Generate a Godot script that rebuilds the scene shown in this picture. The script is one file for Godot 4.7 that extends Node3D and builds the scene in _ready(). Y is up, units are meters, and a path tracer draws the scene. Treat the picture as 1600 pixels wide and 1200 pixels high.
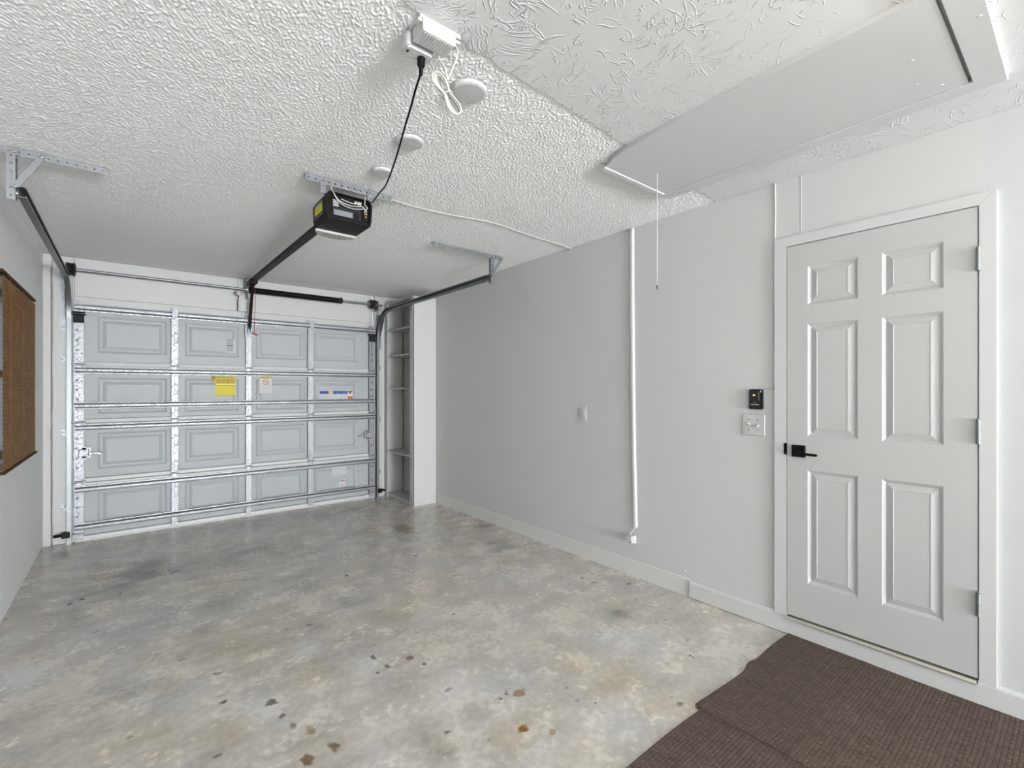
extends Node3D

# room, in metres: x runs right along the garage door, -z runs towards it
const XL := -0.576
const XR := 2.84
const ZD := -5.703
const ZB := 10.0
const H := 2.52
const HW := 2.56
const CAM_Y := 1.3545

var M := {}
var rng := RandomNumberGenerator.new()
var taken := {}

# ------------------------------------------------------------------ mesh helpers
func S() -> SurfaceTool:
	var st := SurfaceTool.new()
	st.begin(Mesh.PRIMITIVE_TRIANGLES)
	return st

func vtx(st, p, n, uv):
	st.set_normal(n)
	st.set_uv(uv)
	st.add_vertex(p)

func tri(st, a, b, c, na, nb, nc, ua = Vector2.ZERO, ub = Vector2.ZERO, uc = Vector2.ZERO):
	if (b - a).cross(c - a).dot(na + nb + nc) > 0.0:
		vtx(st, a, na, ua); vtx(st, c, nc, uc); vtx(st, b, nb, ub)
	else:
		vtx(st, a, na, ua); vtx(st, b, nb, ub); vtx(st, c, nc, uc)

func face(st, pts: Array, hint: Vector3):
	var n := Vector3.ZERO
	for i in range(1, pts.size() - 1):
		n += (pts[i] - pts[0]).cross(pts[i + 1] - pts[0])
	n = n.normalized()
	if n.dot(hint) < 0.0:
		n = -n
	for i in range(1, pts.size() - 1):
		tri(st, pts[0], pts[i], pts[i + 1], n, n, n)

func quad_uv(st, a, b, c, d, n):
	# a..d run round the quad from the picture's top left, clockwise
	tri(st, a, b, c, n, n, n, Vector2(0, 0), Vector2(1, 0), Vector2(1, 1))
	tri(st, a, c, d, n, n, n, Vector2(0, 0), Vector2(1, 1), Vector2(0, 1))

func obox(st, xf: Transform3D, s: Vector3, b := 0.0):
	var h := s * 0.5
	b = minf(b, minf(h.x, minf(h.y, h.z)) * 0.9)
	var sg := [-1.0, 1.0]
	var V := func(a: int, q: Vector3) -> Vector3:
		var k := Vector3(q.x * (h.x - b), q.y * (h.y - b), q.z * (h.z - b))
		k[a] = q[a] * h[a]
		return xf * k
	var o := xf.origin
	for a in 3:
		var u := (a + 1) % 3
		var w := (a + 2) % 3
		for s1 in sg:
			var ps := []
			for c in [[-1.0, -1.0], [1.0, -1.0], [1.0, 1.0], [-1.0, 1.0]]:
				var q := Vector3.ZERO
				q[a] = s1; q[u] = c[0]; q[w] = c[1]
				ps.append(V.call(a, q))
			var hint := Vector3.ZERO
			hint[a] = s1
			face(st, ps, xf.basis * hint)
			if b > 0.0:
				for s2 in sg:
					var q1 := Vector3.ZERO
					q1[a] = s1; q1[u] = s2; q1[w] = -1.0
					var q2 := q1
					q2[w] = 1.0
					var hint2 := Vector3.ZERO
					hint2[a] = s1; hint2[u] = s2
					face(st, [V.call(a, q1), V.call(a, q2), V.call(u, q2), V.call(u, q1)], xf.basis * hint2)
	if b > 0.0:
		for x in sg:
			for y in sg:
				for z in sg:
					var q := Vector3(x, y, z)
					face(st, [V.call(0, q), V.call(1, q), V.call(2, q)], xf.basis * q)

func box(st, lo: Vector3, hi: Vector3, b := 0.0):
	var l := Vector3(minf(lo.x, hi.x), minf(lo.y, hi.y), minf(lo.z, hi.z))
	var g := Vector3(maxf(lo.x, hi.x), maxf(lo.y, hi.y), maxf(lo.z, hi.z))
	obox(st, Transform3D(Basis.IDENTITY, (l + g) * 0.5), g - l, b)

# a bar of width w and thickness t between two points; up hints at the side that carries the thickness
func bar(st, a: Vector3, b: Vector3, w: float, t: float, up := Vector3.UP, bev := 0.0):
	var z := (b - a).normalized()
	var x := up.cross(z).normalized()
	var y := z.cross(x)
	obox(st, Transform3D(Basis(x, y, z), (a + b) * 0.5), Vector3(w, t, (b - a).length()), bev)

func tube(st, pts: Array, r: float, n := 8, caps := true):
	var rings := []
	var nors := []
	var x := Vector3.ZERO
	for i in pts.size():
		var t: Vector3 = (pts[mini(i + 1, pts.size() - 1)] - pts[maxi(i - 1, 0)]).normalized()
		if i == 0:
			x = t.cross(Vector3.UP if absf(t.y) < 0.9 else Vector3.RIGHT).normalized()
		else:
			x = (x - t * x.dot(t)).normalized()
		var y := t.cross(x)
		var ring := []
		var nr := []
		for k in n:
			var a := TAU * k / n
			var d := x * cos(a) + y * sin(a)
			nr.append(d)
			ring.append(pts[i] + d * r)
		rings.append(ring)
		nors.append(nr)
	for i in pts.size() - 1:
		for k in n:
			var k2 := (k + 1) % n
			tri(st, rings[i][k], rings[i + 1][k], rings[i + 1][k2], nors[i][k], nors[i + 1][k], nors[i + 1][k2])
			tri(st, rings[i][k], rings[i + 1][k2], rings[i][k2], nors[i][k], nors[i + 1][k2], nors[i][k2])
	if caps:
		face(st, rings[0], pts[0] - pts[1])
		face(st, rings[-1], pts[-1] - pts[-2])

func smooth_path(pts: Array, per := 6) -> Array:
	var o := []
	for i in pts.size() - 1:
		var p0: Vector3 = pts[maxi(i - 1, 0)]
		var p3: Vector3 = pts[mini(i + 2, pts.size() - 1)]
		for k in per:
			o.append((pts[i] as Vector3).cubic_interpolate(pts[i + 1], p0, p3, float(k) / per))
	o.append(pts[-1])
	return o

# lathe round local y; prof holds (radius, height)
func lathe(st, prof: Array, xf: Transform3D, n := 24):
	for i in prof.size() - 1:
		var a: Vector2 = prof[i]
		var b: Vector2 = prof[i + 1]
		var d := b - a
		var nn := Vector2(d.y, -d.x).normalized()
		for k in n:
			var t0 := TAU * k / n
			var t1 := TAU * (k + 1) / n
			var c0 := Vector3(cos(t0), 0, sin(t0))
			var c1 := Vector3(cos(t1), 0, sin(t1))
			var n0 := xf.basis * (c0 * nn.x + Vector3.UP * nn.y)
			var n1 := xf.basis * (c1 * nn.x + Vector3.UP * nn.y)
			var p0 := xf * (c0 * a.x + Vector3.UP * a.y)
			var p1 := xf * (c1 * a.x + Vector3.UP * a.y)
			var q0 := xf * (c0 * b.x + Vector3.UP * b.y)
			var q1 := xf * (c1 * b.x + Vector3.UP * b.y)
			if a.x > 1e-6:
				tri(st, p0, p1, q0, n0, n1, n0)
			if b.x > 1e-6:
				tri(st, p1, q1, q0, n1, n1, n0)

# closed 2D outline in local xy, drawn out along local z
func extr(st, poly: Array, xf: Transform3D, length: float):
	var n := poly.size()
	var pv := PackedVector2Array(poly)
	var idx := Geometry2D.triangulate_polygon(pv)
	var area := 0.0
	for i in n:
		area += pv[i].cross(pv[(i + 1) % n])
	var sgn := 1.0 if area > 0.0 else -1.0
	var nz := xf.basis.z.normalized()
	for i in range(0, idx.size(), 3):
		var t := []
		for k in 3:
			t.append(Vector3(pv[idx[i + k]].x, pv[idx[i + k]].y, 0))
		tri(st, xf * t[0], xf * t[1], xf * t[2], -nz, -nz, -nz)
		var e := Vector3(0, 0, length)
		tri(st, xf * (t[0] + e), xf * (t[1] + e), xf * (t[2] + e), nz, nz, nz)
	for i in n:
		var a := pv[i]
		var b := pv[(i + 1) % n]
		var d := (b - a).normalized()
		var nn := Vector3(d.y, -d.x, 0) * sgn
		face(st, [xf * Vector3(a.x, a.y, 0), xf * Vector3(b.x, b.y, 0), xf * Vector3(b.x, b.y, length), xf * Vector3(a.x, a.y, length)], xf.basis * nn)

# an outline carried along a row of frames
func sweep(st, poly: Array, frames: Array):
	var n := poly.size()
	var area := 0.0
	for i in n:
		area += (poly[i] as Vector2).cross(poly[(i + 1) % n])
	var sgn := 1.0 if area > 0.0 else -1.0
	for f in frames.size() - 1:
		var A: Transform3D = frames[f]
		var B: Transform3D = frames[f + 1]
		for i in n:
			var a: Vector2 = poly[i]
			var b: Vector2 = poly[(i + 1) % n]
			var d := (b - a).normalized()
			var nn := Vector3(d.y, -d.x, 0) * sgn
			var na := A.basis * nn
			var nb := B.basis * nn
			var p := [A * Vector3(a.x, a.y, 0), A * Vector3(b.x, b.y, 0), B * Vector3(b.x, b.y, 0), B * Vector3(a.x, a.y, 0)]
			tri(st, p[0], p[1], p[2], na, na, nb)
			tri(st, p[0], p[2], p[3], na, nb, nb)
	for e in [0, frames.size() - 1]:
		var F: Transform3D = frames[e]
		var idx := Geometry2D.triangulate_polygon(PackedVector2Array(poly))
		var o: Transform3D = frames[1] if e == 0 else frames[e - 1]
		var hint := F.origin - o.origin
		for i in range(0, idx.size(), 3):
			var t := []
			for k in 3:
				t.append(F * Vector3(poly[idx[i + k]].x, poly[idx[i + k]].y, 0))
			face(st, t, hint)

# flat plate in a frame's xy plane with round holes along its middle line, thickness t
func rect_hole(st, xf: Transform3D, w: float, h: float, r: float, t: float, at := Vector2.ZERO, n := 16):
	var rim := []
	var edge := []
	for k in n:
		var a := TAU * k / n
		var d := Vector2(cos(a), sin(a))
		rim.append(at + d * r)
		var e := d
		var sc := minf((w * 0.5) / maxf(absf(e.x), 1e-6), (h * 0.5) / maxf(absf(e.y), 1e-6))
		edge.append(e * sc)
	# put points on the corners
	for c in [Vector2(1, 1), Vector2(-1, 1), Vector2(-1, -1), Vector2(1, -1)]:
		var cc := Vector2(c.x * w * 0.5, c.y * h * 0.5)
		var best := 0
		for k in n:
			if (edge[k] as Vector2).distance_to(cc) < (edge[best] as Vector2).distance_to(cc):
				best = k
		edge[best] = cc
	var N := xf.basis.z
	for k in n:
		var j := (k + 1) % n
		for s in [0.0, -t]:
			face(st, [xf * Vector3(rim[k].x, rim[k].y, s), xf * Vector3(edge[k].x, edge[k].y, s), xf * Vector3(edge[j].x, edge[j].y, s), xf * Vector3(rim[j].x, rim[j].y, s)], N if s == 0.0 else -N)
		var mid: Vector2 = at - (rim[k] + rim[j]) * 0.5
		face(st, [xf * Vector3(rim[k].x, rim[k].y, 0), xf * Vector3(rim[j].x, rim[j].y, 0), xf * Vector3(rim[j].x, rim[j].y, -t), xf * Vector3(rim[k].x, rim[k].y, -t)], xf.basis * Vector3(mid.x, mid.y, 0))

func rounded(w: float, h: float, r: float, n := 4) -> Array:
	var o := []
	for c in [[1, 1, 0.0], [-1, 1, 0.25], [-1, -1, 0.5], [1, -1, 0.75]]:
		for k in n + 1:
			var a: float = TAU * (c[2] + 0.25 * k / n)
			o.append(Vector2(c[0] * (w * 0.5 - r) + cos(a) * r, c[1] * (h * 0.5 - r) + sin(a) * r))
	return o

func XF(x: Vector3, y: Vector3, z: Vector3, o: Vector3) -> Transform3D:
	return Transform3D(Basis(x, y, z), o)

# axes for things on the right wall: local x runs towards the camera (+z), y up, local z out of the wall (-x)
func on_right(o: Vector3) -> Transform3D:
	return XF(Vector3(0, 0, 1), Vector3.UP, Vector3(-1, 0, 0), o)

# axes for things hung under the ceiling: local z points down
func under(o: Vector3) -> Transform3D:
	return XF(Vector3(1, 0, 0), Vector3(0, 0, -1), Vector3(0, -1, 0), o)

# ------------------------------------------------------------------ object helpers
func numbered(called: String) -> String:
	taken[called] = taken.get(called, -1) + 1
	return called if taken[called] == 0 else "%s_%03d" % [called, taken[called]]

func tag(o, label: String, category := "", group := "", kind := ""):
	o.set_meta("label", label)
	if category: o.set_meta("category", category)
	if group: o.set_meta("group", group)
	if kind: o.set_meta("kind", kind)
	return o

func thing(called: String, base: Vector3, label: String, category: String, group := "") -> Node3D:
	var o := Node3D.new()
	o.name = numbered(called)
	add_child(o, true)
	o.position = base
	tag(o, label, category, group)
	return o

func mi(called: String, mesh: Mesh, m: Material) -> MeshInstance3D:
	var o := MeshInstance3D.new()
	o.name = called
	o.mesh = mesh
	o.material_override = m
	o.cast_shadow = GeometryInstance3D.SHADOW_CASTING_SETTING_ON
	return o

# commits st (in world axes) as a part of its parent
func part(parent: Node3D, called: String, st: SurfaceTool, m: Material, label := "") -> MeshInstance3D:
	var o := mi(called, st.commit(), m)
	if not (parent is MeshInstance3D):
		o.position = -parent.position
	parent.add_child(o, true)
	if label: o.set_meta("label", label)
	return o

func part_at(parent: Node3D, called: String, mesh: Mesh, m: Material, xf: Transform3D) -> MeshInstance3D:
	var o := mi(called, mesh, m)
	o.transform = xf
	if not (parent is MeshInstance3D):
		o.position -= parent.position
	parent.add_child(o, true)
	return o

func struct(called: String, st: SurfaceTool, m: Material, label: String) -> MeshInstance3D:
	var o := mi(numbered(called), st.commit(), m)
	add_child(o, true)
	tag(o, label, "", "", "structure")
	return o

# ------------------------------------------------------------------ textures and materials
func mat(c: Color, rough := 0.6, metal := 0.0, spec := 0.5) -> StandardMaterial3D:
	var m := StandardMaterial3D.new()
	m.albedo_color = c
	m.roughness = rough
	m.metallic = metal
	m.metallic_specular = spec
	return m

func noise(kind: int, freq: float, seed_: int, oct := 3) -> FastNoiseLite:
	var n := FastNoiseLite.new()
	n.noise_type = kind
	n.frequency = freq
	n.seed = seed_
	n.fractal_type = FastNoiseLite.FRACTAL_FBM if oct > 1 else FastNoiseLite.FRACTAL_NONE
	n.fractal_octaves = oct
	return n

func bytes_of(n: FastNoiseLite, w: int, h: int, seamless := false) -> PackedByteArray:
	var im: Image = n.get_seamless_image(w, h) if seamless else n.get_image(w, h)
	im.convert(Image.FORMAT_L8)
	return im.get_data()

func tex_l8(d: PackedByteArray, w: int, h: int) -> ImageTexture:
	return ImageTexture.create_from_image(Image.create_from_data(w, h, false, Image.FORMAT_L8, d))

func tex_rgb(d: PackedByteArray, w: int, h: int) -> ImageTexture:
	return ImageTexture.create_from_image(Image.create_from_data(w, h, false, Image.FORMAT_RGB8, d))

func triplanar(m: StandardMaterial3D, tile: float, world := true):
	m.uv1_triplanar = true
	m.uv1_world_triplanar = world
	m.uv1_scale = Vector3.ONE / tile
	m.uv1_triplanar_sharpness = 8.0

func relief(m: StandardMaterial3D, t: Texture2D, cm: float):
	m.heightmap_enabled = true
	m.heightmap_texture = t
	m.heightmap_scale = cm

func smooth01(a: float, b: float, x: float) -> float:
	var t := clampf((x - a) / (b - a), 0.0, 1.0)
	return t * t * (3.0 - 2.0 * t)

func popcorn_texture() -> ImageTexture:
	var n := 1024
	var a := bytes_of(noise(FastNoiseLite.TYPE_SIMPLEX_SMOOTH, 0.115, 3, 2), n, n, true)
	var b := bytes_of(noise(FastNoiseLite.TYPE_SIMPLEX_SMOOTH, 0.02, 9, 2), n, n, true)
	var o := PackedByteArray()
	o.resize(n * n)
	for i in n * n:
		var v := (a[i] / 255.0 - 0.46) * 2.6 + (b[i] / 255.0 - 0.5) * 0.5
		v = clampf(v, 0.0, 1.0)
		o[i] = int(255.0 * sqrt(v))
	return tex_l8(o, n, n)

func wall_texture() -> ImageTexture:
	var n := 512
	var a := bytes_of(noise(FastNoiseLite.TYPE_SIMPLEX_SMOOTH, 0.05, 21, 3), n, n, true)
	return tex_l8(a, n, n)

# trowelled plaster: bunches of short curved ridges
func trowel_texture() -> ImageTexture:
	var n := 2048
	var f := PackedByteArray()
	var base := bytes_of(noise(FastNoiseLite.TYPE_SIMPLEX_SMOOTH, 0.004, 5, 4), 512, 512, false)
	f.resize(n * n)
	for y in n:
		for x in n:
			f[y * n + x] = int(base[(y >> 2) * 512 + (x >> 2)] * 0.22) + 60
	var r := RandomNumberGenerator.new()
	r.seed = 77
	for g in 1700:
		var cx := r.randf() * n
		var cy := r.randf() * n
		var R := r.randf_range(25, 130)
		var a0 := r.randf() * TAU
		var span := r.randf_range(0.3, 1.0)
		var ns := r.randi_range(2, 7)
		var gap := r.randf_range(6, 12)
		for s in ns:
			var rr := R + s * gap + r.randf_range(-3, 3)
			var b0 := a0 + r.randf_range(-0.25, 0.25)
			var b1 := b0 + span * r.randf_range(0.35, 1.0)
			var amp := r.randf_range(20, 95)
			var wdt := r.randi_range(1, 2)
			var steps := int(rr * (b1 - b0)) + 2
			var wob := r.randf() * 6.0
			for k in steps:
				var t := float(k) / steps
				var an := lerpf(b0, b1, t)
				var q := rr + 4.0 * sin(t * 5.0 + wob)
				var px := int(cx + cos(an) * q)
				var py := int(cy + sin(an) * q)
				var e := amp * sin(t * PI)
				for dy in range(-wdt, wdt + 1):
					for dx in range(-wdt, wdt + 1):
						var X := posmod(px + dx, n)
						var Y := posmod(py + dy, n)
						var v := 75.0 + e * (1.0 - sqrt(float(dx * dx + dy * dy)) / (wdt + 1.0))
						if v > f[Y * n + X]:
							f[Y * n + X] = int(v)
	return tex_l8(f, n, n)

# worn, stained concrete laid out over the real floor: x from -0.6, z from -5.72
const FW := 1216
const FH := 2000
const FX := 3.46
const FZ := 5.69
func floor_textures() -> Array:
	var n1 := bytes_of(noise(FastNoiseLite.TYPE_SIMPLEX_SMOOTH, 0.0032, 11, 5), FW, FH)
	var n2 := bytes_of(noise(FastNoiseLite.TYPE_SIMPLEX_SMOOTH, 0.012, 12, 5), FW, FH)
	var n5 := bytes_of(noise(FastNoiseLite.TYPE_SIMPLEX_SMOOTH, 0.02, 15, 4), FW * 3 / 8, FH)
	var n3 := bytes_of(noise(FastNoiseLite.TYPE_SIMPLEX_SMOOTH, 0.06, 13, 4), FW, FH)
	var n4 := bytes_of(noise(FastNoiseLite.TYPE_SIMPLEX_SMOOTH, 0.0045, 14, 4), FW, FH)
	var d := PackedByteArray()
	d.resize(FW * FH * 3)
	var ro := PackedByteArray()
	ro.resize(FW * FH)
	# tone and tint maps at a quarter of the size, from broad patches of matter
	var qw := FW / 4
	var qh := FH / 4
	var tone := PackedFloat32Array()
	tone.resize(qw * qh)
	var tan_ := PackedFloat32Array()
	tan_.resize(qw * qh)
	for s in PATCHES:
		var cx: float = (s[0] + 0.6) / FX * qw
		var cz: float = (s[1] + 5.72) / FZ * qh
		var rx: float = s[2] / FX * qw
		var rz: float = s[3] / FZ * qh
		var m := 1.6
		for y in range(maxi(0, int(cz - rz * m)), mini(qh, int(cz + rz * m) + 1)):
			for x in range(maxi(0, int(cx - rx * m)), mini(qw, int(cx + rx * m) + 1)):
				var dx := (x - cx) / rx
				var dy := (y - cz) / rz
				var w := sqrt(dx * dx + dy * dy) + (n4[(y * 4) * FW + x * 4] / 255.0 - 0.5) * 1.0 + (n5[(y * 4) * (FW * 3 / 8) + x * 3 / 2] / 255.0 - 0.5) * 0.9
				var k := 0.85 * (1.0 - smooth01(0.0, 1.35, w))
				tone[y * qw + x] += s[4] * k
				tan_[y * qw + x] += s[5] * k
	for y in FH:
		for x in FW:
			var i := y * FW + x
			var q := mini(y >> 2, qh - 1) * qw + mini(x >> 2, qw - 1)
			var a := n1[i] / 255.0 - 0.5
			var b := n2[i] / 255.0 - 0.5
			var c := n3[i] / 255.0 - 0.5
			var e := n4[i] / 255.0 - 0.5
			var g := n5[y * (FW * 3 / 8) + x * 3 / 8] / 255.0 - 0.5
			var v := 0.77 + 0.07 * a + 0.09 * b + 0.11 * c + 0.12 * g + 1.25 * tone[q]
			if c > 0.2 and b > 0.1:
				v += 0.05
			var t := maxf(0.008, 0.030 + 0.035 * e + 0.02 * b + 0.7 * tan_[q])
			v = clampf(v, 0.12, 0.86)
			d[i * 3] = int(255.0 * clampf(v + t * 0.75, 0, 1))
			d[i * 3 + 1] = int(255.0 * clampf(v + t * 0.12, 0, 1))
			d[i * 3 + 2] = int(255.0 * clampf(v - t * 0.95, 0, 1))
			ro[i] = int(255.0 * clampf(0.22 + 0.28 * b + 0.2 * a + 0.15 * c, 0.16, 0.9))
	# small spots: drips, rust, paint flecks
	var r := RandomNumberGenerator.new()
	r.seed = 5
	var spots := SPOTS.duplicate()
	for k in 620:
		var sx := r.randf_range(-0.57, 2.83)
		var sz := r.randf_range(-5.7, -0.4)
		var sr := r.randf_range(0.0018, 0.006)
		spots.append([sx, sz, sr * r.randf_range(0.8, 2.4), sr, Color(0.86, 0.86, 0.84), r.randf_range(0.3, 0.8)])
	for k in 150:
		var sr2 := r.randf_range(0.003, 0.014)
		spots.append([r.randf_range(-0.57, 2.83), r.randf_range(-5.7, -0.4), sr2 * r.randf_range(0.8, 2.0), sr2, Color(0.26, 0.25, 0.235), r.randf_range(0.15, 0.5)])
	for k in 45:   # flakes of wall paint along the right wall
		spots.append([2.83 - absf(r.randfn(0, 0.05)), r.randf_range(-4.8, -1.1), r.randf_range(0.003, 0.012), r.randf_range(0.004, 0.03), Color(0.85, 0.85, 0.83), 0.7])
	for s in spots:
		var cx: float = (s[0] + 0.6) / FX * FW
		var cz: float = (s[1] + 5.72) / FZ * FH
		var rx: float = maxf(0.7, s[2] / FX * FW)
		var rz: float = maxf(0.7, s[3] / FZ * FH)
		var col: Color = s[4]
		var al: float = s[5]
		for y in range(maxi(0, int(cz - rz * 1.5)), mini(FH, int(cz + rz * 1.5) + 2)):
			for x in range(maxi(0, int(cx - rx * 1.5)), mini(FW, int(cx + rx * 1.5) + 2)):
				var dx := (x - cx) / rx
				var dy := (y - cz) / rz
				var i := y * FW + x
				var w := sqrt(dx * dx + dy * dy) + (n3[i] / 255.0 - 0.5) * 1.1
				var k := (1.0 - smooth01(0.55, 1.1, w)) * al
				if k > 0.0:
					d[i * 3] = int(lerpf(d[i * 3], col.r * 255.0, k))
					d[i * 3 + 1] = int(lerpf(d[i * 3 + 1], col.g * 255.0, k))
					d[i * 3 + 2] = int(lerpf(d[i * 3 + 2], col.b * 255.0, k))
	return [tex_rgb(d, FW, FH), tex_l8(ro, FW, FH)]

# x, z, half width, half length, lighter(+) / darker(-), tan
const PATCHES := [
	[0.05, -4.44, 0.19, 0.24, -0.13, 0.0],
	[-0.15, -4.45, 0.27, 0.50, -0.07, 0.01],
	[0.38, -4.42, 0.46, 0.56, -0.05, 0.01],
	[-0.30, -3.90, 0.15, 0.26, -0.05, 0.0],
	[0.12, -3.66, 0.21, 0.28, -0.03, -0.01],
	[0.14, -2.72, 0.07, 0.09, -0.08, 0.03],
	[0.50, -2.79, 0.19, 0.28, -0.05, 0.05],
	[0.65, -2.31, 0.12, 0.16, -0.03, 0.05],
	[1.00, -2.60, 0.22, 0.24, -0.03, 0.01],
	[0.72, -2.58, 0.09, 0.10, 0.07, -0.02],
	[0.88, -2.23, 0.11, 0.13, 0.08, -0.02],
	[0.78, -2.06, 0.06, 0.06, 0.07, -0.01],
	[0.40, -2.20, 0.10, 0.10, 0.07, -0.02],
	[-0.40, -3.17, 0.09, 0.25, 0.07, -0.03],
	[-0.49, -3.68, 0.10, 0.25, 0.05, -0.03],
	[0.29, -2.14, 0.10, 0.11, -0.05, 0.05],
	[0.09, -2.30, 0.10, 0.13, -0.02, 0.05],
	[-0.10, -2.37, 0.13, 0.14, 0.02, 0.03],
	[0.56, -1.83, 0.13, 0.12, -0.05, 0.03],
	[0.70, -1.81, 0.10, 0.10, 0.06, 0.0],
	[1.79, -4.31, 0.12, 0.18, -0.08, 0.06],
	[2.10, -4.25, 0.12, 0.21, -0.05, 0.05],
	[2.46, -4.04, 0.08, 0.09, -0.04, 0.08],
	[2.74, -3.84, 0.13, 0.16, -0.16, 0.0],
	[2.54, -3.26, 0.15, 0.15, -0.12, 0.0],
	[2.70, -3.23, 0.10, 0.09, 0.08, 0.0],
	[2.31, -1.77, 0.10, 0.08, -0.14, 0.0],
	[2.43, -1.70, 0.08, 0.06, 0.06, 0.0],
	[1.22, -3.17, 0.08, 0.09, -0.06, 0.0],
	[1.06, -3.01, 0.05, 0.10, -0.1, 0.0],
	[1.70, -1.62, 0.11, 0.09, -0.02, 0.07],
	[1.76, -1.41, 0.17, 0.13, -0.03, 0.05],
	[1.77, -1.18, 0.09, 0.07, -0.03, 0.05],
	[1.62, -1.89, 0.15, 0.13, 0.02, 0.03],
	[1.18, -1.46, 0.11, 0.10, 0.0, 0.05],
	[1.09, -1.79, 0.17, 0.16, 0.07, -0.01],
	[0.86, -1.81, 0.11, 0.11, 0.05, 0.0],
	[0.90, -1.58, 0.08, 0.08, -0.12, 0.0],
	[0.80, -1.58, 0.09, 0.08, 0.07, 0.0],
	[1.11, -1.61, 0.08, 0.08, -0.08, 0.01],
	[1.06, -1.39, 0.10, 0.08, -0.04, 0.02],
	[1.51, -1.24, 0.12, 0.10, 0.05, -0.01],
	[1.28, -1.21, 0.10, 0.08, 0.02, 0.01],
	[2.14, -1.54, 0.23, 0.18, 0.04, -0.01],
	[2.60, -1.35, 0.19, 0.13, 0.03, 0.0],
	[2.11, -1.23, 0.13, 0.10, 0.04, 0.01],
	[1.79, -2.95, 0.30, 0.29, 0.02, 0.02],
	[1.39, -2.75, 0.26, 0.29, 0.01, 0.03],
	[1.72, -2.37, 0.23, 0.22, 0.03, 0.01],
	[2.33, -2.51, 0.28, 0.25, 0.03, 0.0],
	[1.97, -1.95, 0.17, 0.15, 0.05, 0.0],
	[0.95, -4.33, 0.32, 0.37, -0.06, 0.0],
	[1.28, -3.87, 0.25, 0.28, -0.02, -0.01],
	[0.48, -3.60, 0.25, 0.31, -0.04, 0.0],
	[0.68, -3.10, 0.23, 0.26, -0.02, 0.02],
	[-0.07, -2.78, 0.11, 0.16, -0.04, 0.0],
	[-0.17, -2.70, 0.07, 0.09, -0.06, 0.0],
	[-0.26, -3.33, 0.13, 0.18, 0.05, -0.02],
	[-0.03, -3.00, 0.08, 0.11, 0.06, -0.01],
	[0.26, -3.07, 0.16, 0.19, -0.05, 0.02],
	[-0.28, -2.69, 0.09, 0.13, 0.04, 0.01],
	[2.23, -4.71, 0.25, 0.27, -0.04, 0.02],
	[0.99, -3.53, 0.18, 0.19, -0.05, 0.01],
]
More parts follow.
